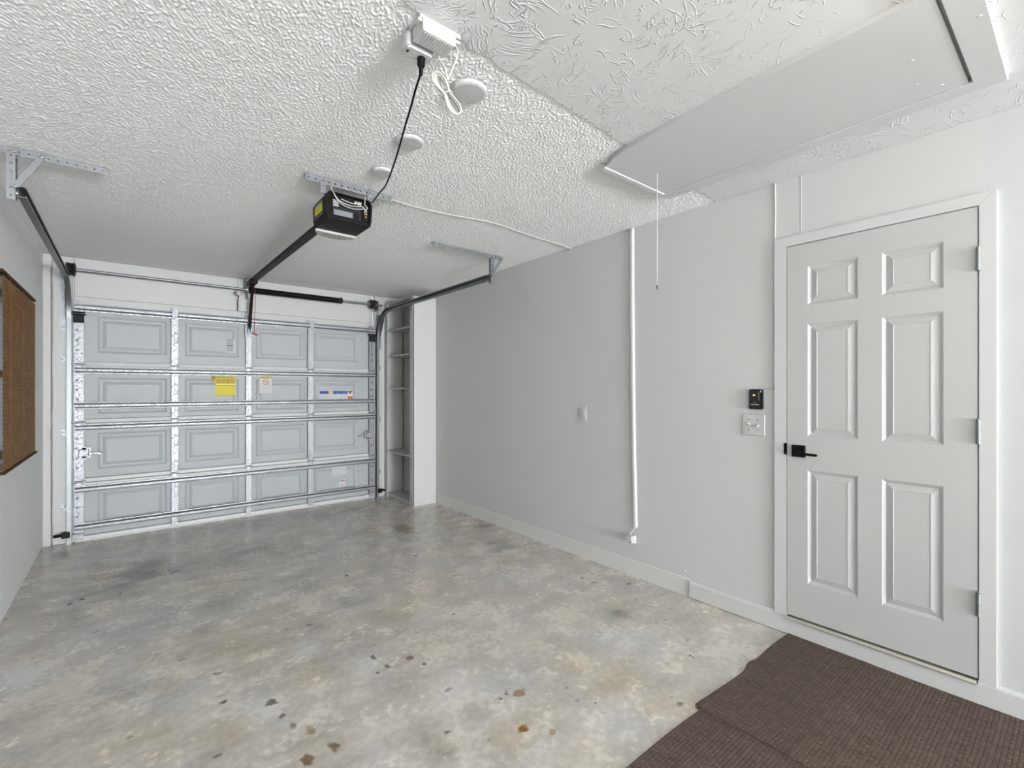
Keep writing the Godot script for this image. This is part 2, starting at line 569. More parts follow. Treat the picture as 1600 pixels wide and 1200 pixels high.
# x, z, half width, half length, colour, strength
const SPOTS := [
	[1.221, -1.436, 0.025, 0.024, Color(0.55, 0.36, 0.12), 0.95],
	[1.347, -1.614, 0.033, 0.034, Color(0.56, 0.45, 0.3), 0.7],
	[1.298, -1.346, 0.017, 0.015, Color(0.58, 0.46, 0.3), 0.55],
	[0.599, -1.815, 0.020, 0.031, Color(0.36, 0.27, 0.18), 0.65],
	[0.508, -1.809, 0.026, 0.033, Color(0.38, 0.27, 0.17), 0.7],
	[0.510, -2.027, 0.014, 0.020, Color(0.42, 0.33, 0.22), 0.6],
	[0.560, -1.968, 0.020, 0.037, Color(0.48, 0.38, 0.26), 0.5],
	[0.955, -2.294, 0.017, 0.022, Color(0.33, 0.31, 0.29), 0.7],
	[0.978, -2.177, 0.016, 0.020, Color(0.36, 0.34, 0.32), 0.7],
	[0.922, -2.155, 0.009, 0.012, Color(0.33, 0.31, 0.29), 0.7],
	[1.098, -2.171, 0.020, 0.024, Color(0.4, 0.33, 0.28), 0.75],
	[1.131, -2.080, 0.014, 0.016, Color(0.35, 0.33, 0.31), 0.7],
	[0.479, -2.242, 0.023, 0.029, Color(0.3, 0.28, 0.25), 0.65],
	[0.492, -2.123, 0.014, 0.018, Color(0.3, 0.29, 0.28), 0.6],
	[0.322, -2.374, 0.011, 0.015, Color(0.25, 0.24, 0.22), 0.6],
	[-0.232, -4.103, 0.019, 0.022, Color(0.22, 0.2, 0.15), 0.8],
	[-0.287, -4.072, 0.013, 0.020, Color(0.25, 0.23, 0.2), 0.8],
	[1.216, -3.525, 0.031, 0.043, Color(0.8, 0.79, 0.77), 0.8],
	[1.227, -3.423, 0.017, 0.025, Color(0.3, 0.28, 0.26), 0.8],
	[0.508, -2.354, 0.012, 0.020, Color(0.86, 0.86, 0.84), 0.8],
	[2.215, -1.294, 0.011, 0.007, Color(0.15, 0.14, 0.13), 0.9],
	[2.210, -1.276, 0.011, 0.008, Color(0.2, 0.19, 0.18), 0.8],
	[2.513, -2.305, 0.019, 0.016, Color(0.3, 0.29, 0.27), 0.6],
	[2.529, -2.205, 0.028, 0.023, Color(0.38, 0.36, 0.34), 0.6],
	[2.699, -2.039, 0.027, 0.021, Color(0.42, 0.39, 0.34), 0.6],
	[1.814, -3.474, 0.023, 0.026, Color(0.3, 0.3, 0.3), 0.7],
	[1.617, -4.428, 0.043, 0.059, Color(0.8, 0.8, 0.78), 0.6],
	[1.221, -4.698, 0.030, 0.049, Color(0.8, 0.8, 0.78), 0.7],
	[-0.005, -4.010, 0.011, 0.023, Color(0.78, 0.76, 0.7), 0.7],
	[-0.047, -4.070, 0.011, 0.025, Color(0.2, 0.18, 0.16), 0.6],
	[1.300, -1.647, 0.008, 0.009, Color(0.3, 0.29, 0.28), 0.7],
	[1.261, -1.634, 0.009, 0.010, Color(0.32, 0.31, 0.3), 0.7],
	[1.563, -1.356, 0.009, 0.008, Color(0.4, 0.35, 0.28), 0.6],
	[1.537, -1.507, 0.008, 0.007, Color(0.45, 0.38, 0.28), 0.7],
	[1.517, -2.432, 0.011, 0.013, Color(0.35, 0.33, 0.3), 0.7],
	[0.253, -4.307, 0.044, 0.062, Color(0.33, 0.32, 0.32), 0.5],
	[2.066, -4.221, 0.100, 0.198, Color(0.42, 0.4, 0.34), 0.4],
	[2.046, -1.064, 0.032, 0.023, Color(0.75, 0.74, 0.72), 0.4],
	[0.776, -2.055, 0.017, 0.020, Color(0.85, 0.85, 0.84), 0.5],
	[1.147, -1.940, 0.017, 0.017, Color(0.82, 0.81, 0.79), 0.5],
	[1.001, -2.363, 0.018, 0.017, Color(0.83, 0.83, 0.82), 0.5],
	[1.400, -1.505, 0.015, 0.012, Color(0.84, 0.84, 0.84), 0.7],
]

func carpet_textures() -> Array:
	var n := 256
	var hgt := PackedByteArray()
	hgt.resize(n * n)
	var col := PackedByteArray()
	col.resize(n * n * 3)
	var nz := bytes_of(noise(FastNoiseLite.TYPE_SIMPLEX_SMOOTH, 0.12, 31, 3), n, n, true)
	var r := RandomNumberGenerator.new()
	r.seed = 8
	var tw := PackedFloat32Array()
	for k in 32 * 16 * 2:
		tw.append(r.randf())
	# short raised ribs stacked along x, in staggered lanes along z
	for y in n:
		for x in n:
			var lane := y / 32
			var sh := 8 if lane % 2 == 0 else 0
			var row := posmod(x + sh, n) / 16
			var cx := lane
			var lx := (posmod(x + sh, 16) - 7.5) / 6.0
			var ly := (posmod(y, 32) - 15.5) / 14.5
			var e := clampf(1.0 - lx * lx - pow(ly, 8.0), 0.0, 1.0)
			var k := tw[row * 16 + cx]
			var g := nz[y * n + x] / 255.0 - 0.5
			hgt[y * n + x] = int(255.0 * clampf(e * (0.55 + 0.45 * k) + 0.15 * g, 0, 1))
			var v := 0.415 + 0.09 * (k - 0.5) + 0.12 * g
			if k > 0.985: v += 0.05
			if e < 0.05: v -= 0.11
			col[(y * n + x) * 3] = int(255.0 * clampf(v * 1.09, 0, 1))
			col[(y * n + x) * 3 + 1] = int(255.0 * clampf(v * 0.955, 0, 1))
			col[(y * n + x) * 3 + 2] = int(255.0 * clampf(v * 0.875, 0, 1))
	return [tex_rgb(col, n, n), tex_l8(hgt, n, n)]

# 5 x 5 letters for the print on labels
const LETTERS := {
	"G": ["01111", "10000", "10111", "10001", "01111"], "A": ["01110", "10001", "11111", "10001", "10001"],
	"R": ["11110", "10001", "11110", "10010", "10001"], "E": ["11111", "10000", "11110", "10000", "11111"],
	"D": ["11110", "10001", "10001", "10001", "11110"], "O": ["01110", "10001", "10001", "10001", "01110"],
	"S": ["01111", "10000", "01110", "00001", "11110"], "W": ["10001", "10001", "10101", "11011", "10001"],
	"N": ["10001", "11001", "10101", "10011", "10001"], "I": ["01110", "00100", "00100", "00100", "01110"],
}
func letters(im: Image, text: String, x: int, y: int, s: int, c: Color):
	for ch in text:
		if LETTERS.has(ch):
			for j in 5:
				for i in 5:
					if LETTERS[ch][j][i] == "1":
						im.fill_rect(Rect2i(x + i * s, y + j * s, s, s), c)
		x += 6 * s

func lines_of_print(im: Image, r: Rect2i, step: int, thick: int, c: Color, seed_: int):
	var g := RandomNumberGenerator.new()
	g.seed = seed_
	var y := r.position.y
	while y + thick < r.end.y:
		var x := r.position.x
		while x < r.end.x - 4:
			var w := mini(g.randi_range(5, 22), r.end.x - x)
			im.fill_rect(Rect2i(x, y, w, thick), c)
			x += w + g.randi_range(3, 6)
		y += step

func pic(im: Image, rough := 0.55) -> StandardMaterial3D:
	var m := mat(Color.WHITE, rough)
	m.albedo_texture = ImageTexture.create_from_image(im)
	return m

func make_materials():
	M.ceiling = mat(Color(0.965, 0.965, 0.96), 0.9)
	triplanar(M.ceiling, 1.15)
	relief(M.ceiling, popcorn_texture(), 0.28)
	M.popcorn = mat(Color(0.965, 0.965, 0.96), 0.9)
	M.plaster = mat(Color(0.845, 0.845, 0.842), 0.8)
	relief(M.plaster, trowel_texture(), 1.2)
	var wt := wall_texture()
	M.wall = mat(Color(0.80, 0.797, 0.792), 0.62)
	triplanar(M.wall, 0.9)
	relief(M.wall, wt, 0.015)
	M.block = mat(Color(0.955, 0.965, 0.962), 0.7)
	triplanar(M.block, 0.6)
	relief(M.block, wt, 0.10)
	M.peel = mat(Color(0.787, 0.792, 0.79), 0.55)
	triplanar(M.peel, 0.35)
	relief(M.peel, wt, 0.02)
	M.trim = mat(Color(0.80, 0.80, 0.795), 0.45)
	M.jamb = mat(Color(0.715, 0.715, 0.71), 0.45)  # trim paint darkened to offset the strong light on the garage door wall
	M.curb = mat(Color(0.84, 0.835, 0.82), 0.75)
	triplanar(M.curb, 0.5)
	relief(M.curb, wt, 0.14)
	M.door = mat(Color(0.742, 0.739, 0.733), 0.42)
	M.hatch = mat(Color(0.79, 0.79, 0.787), 0.55)
	var ft := floor_textures()
	M.floor = mat(Color.WHITE, 0.62)
	M.floor.albedo_texture = ft[0]
	M.floor.roughness_texture = ft[1]
	M.floor.roughness = 1.0
	M.floor.metallic_specular = 0.5
	var ct := carpet_textures()
	M.carpet = mat(Color.WHITE, 0.95, 0.0, 0.2)
	M.carpet.albedo_texture = ct[0]
	triplanar(M.carpet, 0.115)
	relief(M.carpet, ct[1], 0.30)
	M.steel = mat(Color(0.54, 0.55, 0.56), 0.34, 0.85)
	var gz := bytes_of(noise(FastNoiseLite.TYPE_CELLULAR, 0.05, 41, 1), 256, 256, true)
	for i in gz.size():
		gz[i] = 96 + int(gz[i] * 0.28)
	M.steel.roughness_texture = tex_l8(gz, 256, 256)
	M.steel.roughness = 1.0
	triplanar(M.steel, 0.25, false)
	M.track = mat(Color(0.50, 0.52, 0.52), 0.42, 0.85)
	M.skin = mat(Color(0.625, 0.64, 0.643), 0.5)
	M.rail = mat(Color(0.74, 0.745, 0.74), 0.45)
	M.dark = mat(Color(0.035, 0.035, 0.037), 0.5, 0.0, 0.3)
	M.drum = mat(Color(0.15, 0.13, 0.125), 0.5, 0.3)
	M.black = mat(Color(0.02, 0.02, 0.022), 0.5, 0.0, 0.3)
	M.spring = mat(Color(0.04, 0.04, 0.042), 0.45, 0.2, 0.35)
	M.white = mat(Color(0.765, 0.765, 0.757), 0.4)
	M.cord = mat(Color(0.78, 0.775, 0.75), 0.5)
	M.shelf = mat(Color(0.73, 0.73, 0.725), 0.4)
	M.red = mat(Color(0.55, 0.06, 0.07), 0.4)
	M.slat = mat(Color(0.44, 0.30, 0.14), 0.55, 0.0, 0.25)
	var sl := PackedByteArray()
	var sn := bytes_of(noise(FastNoiseLite.TYPE_SIMPLEX_SMOOTH, 0.03, 51, 4), 256, 256, true)
	for i in 256 * 256:
		var v := sn[i] / 255.0 - 0.5
		sl.append(int(255 * clampf(0.52 + 0.16 * v, 0, 1)))
		sl.append(int(255 * clampf(0.36 + 0.12 * v, 0, 1)))
		sl.append(int(255 * clampf(0.15 + 0.08 * v, 0, 1)))
	M.slat.albedo_color = Color.WHITE
	M.slat.albedo_texture = tex_rgb(sl, 256, 256)
	triplanar(M.slat, 0.8)
	M.lens = mat(Color(0.72, 0.72, 0.70), 0.4)
	M.lens.backlight_enabled = true
	M.lens.backlight = Color(0.25, 0.25, 0.25)
	M.glass = mat(Color(0.9, 0.95, 0.95, 0.08), 0.03)
	M.glass.transparency = BaseMaterial3D.TRANSPARENCY_ALPHA
	M.brass = mat(Color(0.75, 0.60, 0.32), 0.3, 0.9)
	M.alu = mat(Color(0.80, 0.79, 0.75), 0.35, 0.8)

# ------------------------------------------------------------------ scene
func _ready():
	rng.seed = 20
	# camera
	var cam := Camera3D.new()
	cam.name = "camera"
	cam.near = 0.05
	cam.far = 100.0
	cam.set_frustum(2.0 * 0.05 * 600.0 / 737.49, Vector2(0, 0.05 * 7.87 / 737.49), 0.05, 100.0)
	cam.position = Vector3(0, CAM_Y, 0)
	cam.rotation_degrees = Vector3(0, -39.066, 0)
	add_child(cam)
	cam.current = true
	# sky
	var we := WorldEnvironment.new()
	we.name = "environment"
	var env := Environment.new()
	var sky := Sky.new()
	var sm := ProceduralSkyMaterial.new()
	sm.sky_top_color = Color(0.55, 0.68, 0.85)
	sm.sky_horizon_color = Color(0.80, 0.86, 0.92)
	sm.ground_bottom_color = Color(0.42, 0.44, 0.42)
	sm.ground_horizon_color = Color(0.72, 0.76, 0.78)
	sm.energy_multiplier = SKY_ENERGY
	sky.sky_material = sm
	env.sky = sky
	env.background_mode = Environment.BG_SKY
	env.tonemap_mode = Environment.TONE_MAPPER_LINEAR
	env.tonemap_exposure = EXPOSURE
	env.sdfgi_enabled = true
	env.ssao_enabled = true
	env.ssil_enabled = true
	we.environment = env
	add_child(we)
	# added area light inside the unseen back door, tilted up to brighten the ceiling
	var uplight := AreaLight3D.new()
	uplight.name = "added_uplight"
	uplight.area_size = Vector2(2.8, 1.3)
	uplight.light_color = Color(0.975, 0.985, 1.0)
	uplight.light_energy = UPLIGHT_ENERGY
	uplight.area_range = 20.0
	uplight.area_attenuation = 2.0
	uplight.shadow_enabled = true
	add_child(uplight)
	uplight.position = Vector3(1.35, 0.75, ZB - 0.42)
	uplight.rotation_degrees = Vector3(35, 0, 0)
	make_materials()
	ceiling_lamp()
	room()
	entry_door()
	garage_door()
	tracks()
	torsion()
	opener()
	shelving()
	attic_hatch()
	window_blind()
	carpets()
	wall_fittings()
	ceiling_fittings()

const SKY_ENERGY := 1.5
const UPLIGHT_ENERGY := 163.0
const EXPOSURE := 1.0
const LAMP := Vector3(1.25, 2.25, 0.12)
const LAMP_ENERGY := 0.33

func ceiling_lamp():
	var t := thing("pendant_lamp", Vector3(LAMP.x, H, LAMP.z), "white globe lamp on a short stem behind the camera", "lamp")
	var up := XF(Vector3.RIGHT, Vector3.UP, Vector3.BACK, Vector3(LAMP.x, H, LAMP.z))
	var st := S()
	lathe(st, [Vector2(0.0, 0), Vector2(0.06, 0), Vector2(0.055, -0.02), Vector2(0.0, -0.025)], up, 28)
	part(t, "canopy", st, M.white)
	st = S()
	tube(st, [Vector3(LAMP.x, H - 0.02, LAMP.z), Vector3(LAMP.x, LAMP.y + 0.085, LAMP.z)], 0.006, 10)
	part(t, "stem", st, M.white)
	var pr := []
	for k in 17:
		var a := PI * k / 16
		pr.append(Vector2(0.09 * sin(a), LAMP.y - H + 0.09 * cos(a)))
	st = S()
	lathe(st, pr, up, 28)
	var m := mat(Color(1, 1, 1), 0.5)
	m.emission_enabled = true
	m.emission = Color(1.0, 0.96, 0.90)
	m.emission_energy_multiplier = 2.0
	part(t, "lamp_globe", st, m)
	var l := OmniLight3D.new()
	l.name = "lamp_light"
	l.light_color = Color(1.0, 0.965, 0.92)
	l.light_energy = LAMP_ENERGY
	l.light_size = 0.07
	l.omni_range = 14.0
	l.omni_attenuation = 2.0
	l.shadow_enabled = true
	t.add_child(l)
	l.position = LAMP - t.position

func room():
	var th := 0.14
	# floor
	var st := S()
	var a := Vector3(XL - th, 0, ZD - 0.4)
	var b := Vector3(XR + th, 0, ZB + th)
	var uv := func(x: float, z: float) -> Vector2: return Vector2((x + 0.6) / FX, (z + 5.72) / FZ)
	var c := [Vector3(a.x, 0, a.z), Vector3(b.x, 0, a.z), Vector3(b.x, 0, b.z), Vector3(a.x, 0, b.z)]
	tri(st, c[0], c[1], c[2], Vector3.UP, Vector3.UP, Vector3.UP, uv.call(c[0].x, c[0].z), uv.call(c[1].x, c[1].z), uv.call(c[2].x, c[2].z))
	tri(st, c[0], c[2], c[3], Vector3.UP, Vector3.UP, Vector3.UP, uv.call(c[0].x, c[0].z), uv.call(c[2].x, c[2].z), uv.call(c[3].x, c[3].z))
	box(st, Vector3(a.x, -0.12, a.z), Vector3(b.x, -0.001, b.z))
	struct("floor", st, M.floor, "stained grey concrete garage floor")
	# ceiling with the trowelled patch
	st = S()
	box(st, Vector3(XL - th, H + 0.004, ZD - 0.4), Vector3(XR + th, H + 0.12, ZB + th))
	var ce := struct("ceiling", st, M.ceiling, "white popcorn textured garage ceiling")
	popcorn_relief(ce)
	var edge := []
	var r := RandomNumberGenerator.new()
	r.seed = 4
	var zs := [[0.60, -1.27], [0.66, -1.31], [0.86, -1.335], [1.2, -1.36], [1.6, -1.385], [1.9, -1.42], [2.3, -1.45], [XR - 0.002, -1.47]]
	for i in zs.size() - 1:
		var n := int((zs[i + 1][0] - zs[i][0]) / 0.02) + 1
		for k in n:
			var t := float(k) / n
			edge.append(Vector2(lerpf(zs[i][0], zs[i + 1][0], t), lerpf(zs[i][1], zs[i + 1][1], t) + r.randf_range(-0.009, 0.009)))
	edge.append(Vector2(XR - 0.002, -1.47))
	edge.append(Vector2(XR - 0.002, ZB - 0.002))
	edge.append(Vector2(0.6, ZB - 0.002))
	for k in 60:
		edge.append(Vector2(0.6 + r.randf_range(-0.012, 0.012), lerpf(ZB - 0.05, -1.25, k / 59.0)))
	st = S()
	var idx := Geometry2D.triangulate_polygon(PackedVector2Array(edge))
	var yp := H - 0.002
	for i in range(0, idx.size(), 3):
		var p := []
		var u := []
		for k in 3:
			var e: Vector2 = edge[idx[i + k]]
			p.append(Vector3(e.x, yp, e.y))
			u.append(Vector2((e.x - 0.6) / 2.25, (e.y + 1.5) / 2.25))
		tri(st, p[0], p[1], p[2], Vector3.DOWN, Vector3.DOWN, Vector3.DOWN, u[0], u[1], u[2])
	for i in edge.size():
		var e: Vector2 = edge[i]
		var f: Vector2 = edge[(i + 1) % edge.size()]
		var out := Vector3(e.y - f.y, 0, f.x - e.x)
		face(st, [Vector3(e.x, yp, e.y), Vector3(f.x, yp, f.y), Vector3(f.x, H + 0.004, f.y), Vector3(e.x, H + 0.004, e.y)], -out)
	part(ce, "plaster_patch", st, M.plaster, "smooth trowelled plaster patch with curved ridges")
	# right wall with the entry door opening
	st = S()
	var dz0 := -1.092
	var dz1 := -0.288
	box(st, Vector3(XR, 0, ZD - 0.14), Vector3(XR + th, HW, dz0))
	box(st, Vector3(XR, 2.158, dz0), Vector3(XR + th, HW, dz1))
	box(st, Vector3(XR, 0, dz0), Vector3(XR + th, 0.085, dz1))
	var wr := struct("wall_right", st, M.wall, "white painted wall with the entry door")
	st = S()
	box(st, Vector3(XR, 0, dz1), Vector3(XR + th, HW, ZB + th))
	part(wr, "wall_section", st, M.peel, "cooler wall section with orange peel finish beyond the door")
	st = S()
	box(st, Vector3(XR - 0.0012, 2.19, -1.006), Vector3(XR, HW, -1.0))
	box(st, Vector3(XR - 0.0012, 1.36, -1.19), Vector3(XR, 1.363, -1.14))
	part(wr, "panel_seam", st, M.wall, "thin raised seam in the wall above the door")
	st = S()
	for q in [[1.73, -2.335, 0.007], [1.70, -2.33, 0.005], [1.345, -2.66, 0.012], [0.62, -1.95, 0.012], [0.605, -1.965, 0.006], [1.85, -1.62, 0.005], [0.95, -1.9, 0.004], [1.5, -2.2, 0.004], [0.155, -1.70, 0.014], [0.19, -1.62, 0.006]]:
		st = S()
		lathe(st, [Vector2(q[2], 0), Vector2(q[2] * 0.8, 0.0018), Vector2(0, 0.0026)], XF(Vector3(0, 0, 1), Vector3(-1, 0, 0), Vector3(0, 1, 0), Vector3(XR, q[0], q[1])), 10)
		part(wr, "filler_blob", st, M.wall)
	# left wall with the window opening
	st = S()
	var wz0 := -4.93
	var wz1 := -3.76
	var wy0 := 0.92
	var wy1 := 1.98
	box(st, Vector3(XL - th, 0, ZD - 0.14), Vector3(XL, HW, wz0))
	box(st, Vector3(XL - th, 0, wz1), Vector3(XL, HW, ZB + th))
	box(st, Vector3(XL - th, 0, wz0), Vector3(XL, wy0, wz1))
	box(st, Vector3(XL - th, wy1, wz0), Vector3(XL, HW, wz1))
	struct("wall_left", st, M.block, "pale painted masonry wall with the covered window")
	var wn := Node3D.new()
	wn.name = numbered("window_1"); add_child(wn)
	wn.position = Vector3(XL, wy0, wz0)
	tag(wn, "white framed window behind the brown blind", "", "", "structure")
	st = S()
	var fx0 := XL - 0.10
	var fx1 := XL - 0.05
	for q in [[wy0, wy0 + 0.045, wz0, wz1], [wy1 - 0.045, wy1, wz0, wz1], [wy0, wy1, wz0, wz0 + 0.045], [wy0, wy1, wz1 - 0.02, wz1], [1.43, 1.475, wz0, wz1]]:
		box(st, Vector3(fx0, q[0], q[2]), Vector3(fx1, q[1], q[3]), 0.004)
	part(wn, "window_frame", st, M.white)
	for q in [[wy0 + 0.04, 1.435], [1.47, wy1 - 0.04]]:
		st = S()
		box(st, Vector3(XL - 0.078, q[0], wz0 + 0.04), Vector3(XL - 0.074, q[1], wz1 - 0.015))
		part(wn, "pane", st, M.glass)
	# garage door wall: header, stubs beside the opening
	st = S()
	box(st, Vector3(XL - th, 2.10, ZD - 0.14), Vector3(XR + th, HW, ZD - 0.012))
	var wf := struct("wall_front", st, M.wall, "white header wall above the garage door")
	st = S()
	box(st, Vector3(XL - th, 0, ZD - 0.14), Vector3(-0.35, 2.10, ZD - 0.012))
	var wl := struct("trim_1", st, M.wall, "white jamb between the window wall and the garage door")
	st = S()
	box(st, Vector3(2.36, 0, ZD - 0.14), Vector3(XR + th, 2.10, ZD - 0.012))
	var wr2 := struct("trim_2", st, M.wall, "white jamb between the garage door and the shelf unit")
	st = S()
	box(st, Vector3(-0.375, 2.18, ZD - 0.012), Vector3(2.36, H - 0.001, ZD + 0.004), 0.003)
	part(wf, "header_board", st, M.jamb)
	st = S()
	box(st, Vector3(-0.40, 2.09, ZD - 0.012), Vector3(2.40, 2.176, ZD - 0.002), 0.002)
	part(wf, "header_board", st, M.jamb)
	st = S()
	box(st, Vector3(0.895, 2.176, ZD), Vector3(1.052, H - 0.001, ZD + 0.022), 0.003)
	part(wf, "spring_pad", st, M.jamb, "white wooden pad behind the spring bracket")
	st = S()
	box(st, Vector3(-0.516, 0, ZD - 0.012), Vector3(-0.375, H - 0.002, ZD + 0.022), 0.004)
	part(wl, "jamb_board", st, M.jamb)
	st = S()
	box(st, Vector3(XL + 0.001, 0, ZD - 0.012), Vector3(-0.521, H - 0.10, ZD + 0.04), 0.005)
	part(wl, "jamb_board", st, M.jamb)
	st = S()
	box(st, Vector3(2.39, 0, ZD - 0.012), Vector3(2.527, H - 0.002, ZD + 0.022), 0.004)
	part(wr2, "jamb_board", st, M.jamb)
	# back wall with an added glass door, unseen, shaped to suit the room light
	st = S()
	var bx0 := -0.10
	var bx1 := 2.80
	var by1 := 2.30
	box(st, Vector3(XL - th, 0, ZB), Vector3(bx0, HW, ZB + th))
	box(st, Vector3(bx1, 0, ZB), Vector3(XR + th, HW, ZB + th))
	box(st, Vector3(bx0, by1, ZB), Vector3(bx1, HW, ZB + th))
	struct("wall_back", st, M.wall, "white wall with an added glass door behind the camera")
	var w2 := Node3D.new()
	w2.name = numbered("door_2"); add_child(w2)
	w2.position = Vector3(1.0, 0, ZB)
	tag(w2, "added sliding glass door behind the camera, unseen, to let light in", "", "", "structure")
	st = S()
	for q in [[bx0, bx1, 0.0, 0.05], [bx0, bx1, by1 - 0.05, by1], [bx0, bx0 + 0.05, 0.0, by1], [bx1 - 0.05, bx1, 0.0, by1], [1.32, 1.38, 0.0, by1]]:
		box(st, Vector3(q[0], q[2], ZB + 0.04), Vector3(q[1], q[3], ZB + 0.10), 0.004)
	part(w2, "door_frame", st, M.white)
	for q in [[bx0 + 0.045, 1.325], [1.375, bx1 - 0.045]]:
		st = S()
		box(st, Vector3(q[0], 0.045, ZB + 0.068), Vector3(q[1], by1 - 0.045, ZB + 0.072))
		part(w2, "pane", st, M.glass)
	st = S()
	box(st, Vector3(-8, -0.16, ZB + th), Vector3(10, -0.03, 24))  # added slab, out of view, meant to bounce light in through the door
	struct("added_patio", st, mat(Color(0.72, 0.71, 0.68), 0.9), "added concrete slab outside the glass door, unseen, to bounce light")
	# baseboards on the right wall
	st = S()
	var pr := [Vector2(0, 0), Vector2(0.006, 0), Vector2(0.006, 0.112), Vector2(0.002, 0.118), Vector2(0, 0.118)]
	extr(st, pr, XF(Vector3(-1, 0, 0), Vector3.UP, Vector3(0, 0, -1), Vector3(XR, 0, -1.66)), 3.25)
	struct("baseboard_right", st, M.curb, "low painted masonry curb along the right wall")
	st = S()
	pr = [Vector2(0, 0.004), Vector2(0.016, 0.004), Vector2(0.016, 0.092), Vector2(0.013, 0.099), Vector2(0.006, 0.107), Vector2(0, 0.108)]
	extr(st, pr, XF(Vector3(-1, 0, 0), Vector3.UP, Vector3(0, 0, -1), Vector3(XR, 0, -1.072)), 0.582)
	extr(st, pr, XF(Vector3(-1, 0, 0), Vector3.UP, Vector3(0, 0, -1), Vector3(XR, 0, ZB - 0.002)), ZB + 0.31)
	pr = [Vector2(0, 0.004), Vector2(0.016, 0.004), Vector2(0.016, 0.088), Vector2(0, 0.090)]
	extr(st, pr, XF(Vector3(-1, 0, 0), Vector3.UP, Vector3(0, 0, -1), Vector3(XR, 0, -0.312)), 0.76)
	struct("baseboard_near", st, M.trim, "white wooden baseboard running under the entry door")

# the nearer part of the sprayed ceiling as real lumps, up to 5 mm deep
func popcorn_relief(ce):
	var step := 0.0046
	var x0 := XL + 0.002
	var x1 := XR - 0.002
	var z0 := -4.7
	var z1 := -1.22
	var nx := int((x1 - x0) / step)
	var nz := int((z1 - z0) / step)
	var a := bytes_of(noise(FastNoiseLite.TYPE_SIMPLEX_SMOOTH, 0.34, 71, 2), nx, nz)
	var b := bytes_of(noise(FastNoiseLite.TYPE_SIMPLEX_SMOOTH, 0.05, 72, 2), nx, nz)
	var v := PackedVector3Array()
	v.resize(nx * nz)
	var hgt := PackedFloat32Array()
	hgt.resize(nx * nz)
	for j in nz:
		for i in nx:
			var k := j * nx + i
			var q := clampf((a[k] / 255.0 - 0.40) * 2.2 + (b[k] / 255.0 - 0.5) * 0.5, 0.0, 1.0)
			# runs out to nothing towards the far end
			var f := 0.0038 * q * smooth01(-4.7, -3.9, z0 + j * step)
			hgt[k] = f
			v[k] = Vector3(x0 + i * step, H + 0.0034 - f, z0 + j * step)
	var nr := PackedVector3Array()
	nr.resize(nx * nz)
	for j in nz:
		for i in nx:
			var k := j * nx + i
			var dx := hgt[k + 1 if i < nx - 1 else k] - hgt[k - 1 if i > 0 else k]
			var dz := hgt[k + nx if j < nz - 1 else k] - hgt[k - nx if j > 0 else k]
			nr[k] = Vector3(-dx, -2.0 * step, -dz).normalized()
	var ix := PackedInt32Array()
	ix.resize((nx - 1) * (nz - 1) * 6)
	var m := 0
	for j in nz - 1:
		for i in nx - 1:
			var k := j * nx + i
			ix[m] = k; ix[m + 1] = k + nx; ix[m + 2] = k + 1
			ix[m + 3] = k + 1; ix[m + 4] = k + nx; ix[m + 5] = k + nx + 1
			m += 6
	var arr := []
	arr.resize(Mesh.ARRAY_MAX)
	arr[Mesh.ARRAY_VERTEX] = v
	arr[Mesh.ARRAY_NORMAL] = nr
	arr[Mesh.ARRAY_INDEX] = ix
	var am := ArrayMesh.new()
	am.add_surface_from_arrays(Mesh.PRIMITIVE_TRIANGLES, arr)
	var o := mi("popcorn_texture", am, M.popcorn)
	ce.add_child(o, true)
	tag(o, "sprayed popcorn lumps", "", "", "stuff")

func rings(st, o: Transform3D, w: float, h: float, steps: Array):
	# steps: inset, depth; closes the innermost rectangle
	var prev := []
	for s in steps:
		var x: float = w * 0.5 - s[0]
		var y: float = h * 0.5 - s[0]
		var cur := [o * Vector3(-x, -y, s[1]), o * Vector3(x, -y, s[1]), o * Vector3(x, y, s[1]), o * Vector3(-x, y, s[1])]
		if prev:
			for k in 4:
				var j := (k + 1) % 4
				face(st, [prev[k], prev[j], cur[j], cur[k]], o.basis.z)
		prev = cur
	face(st, prev, o.basis.z)

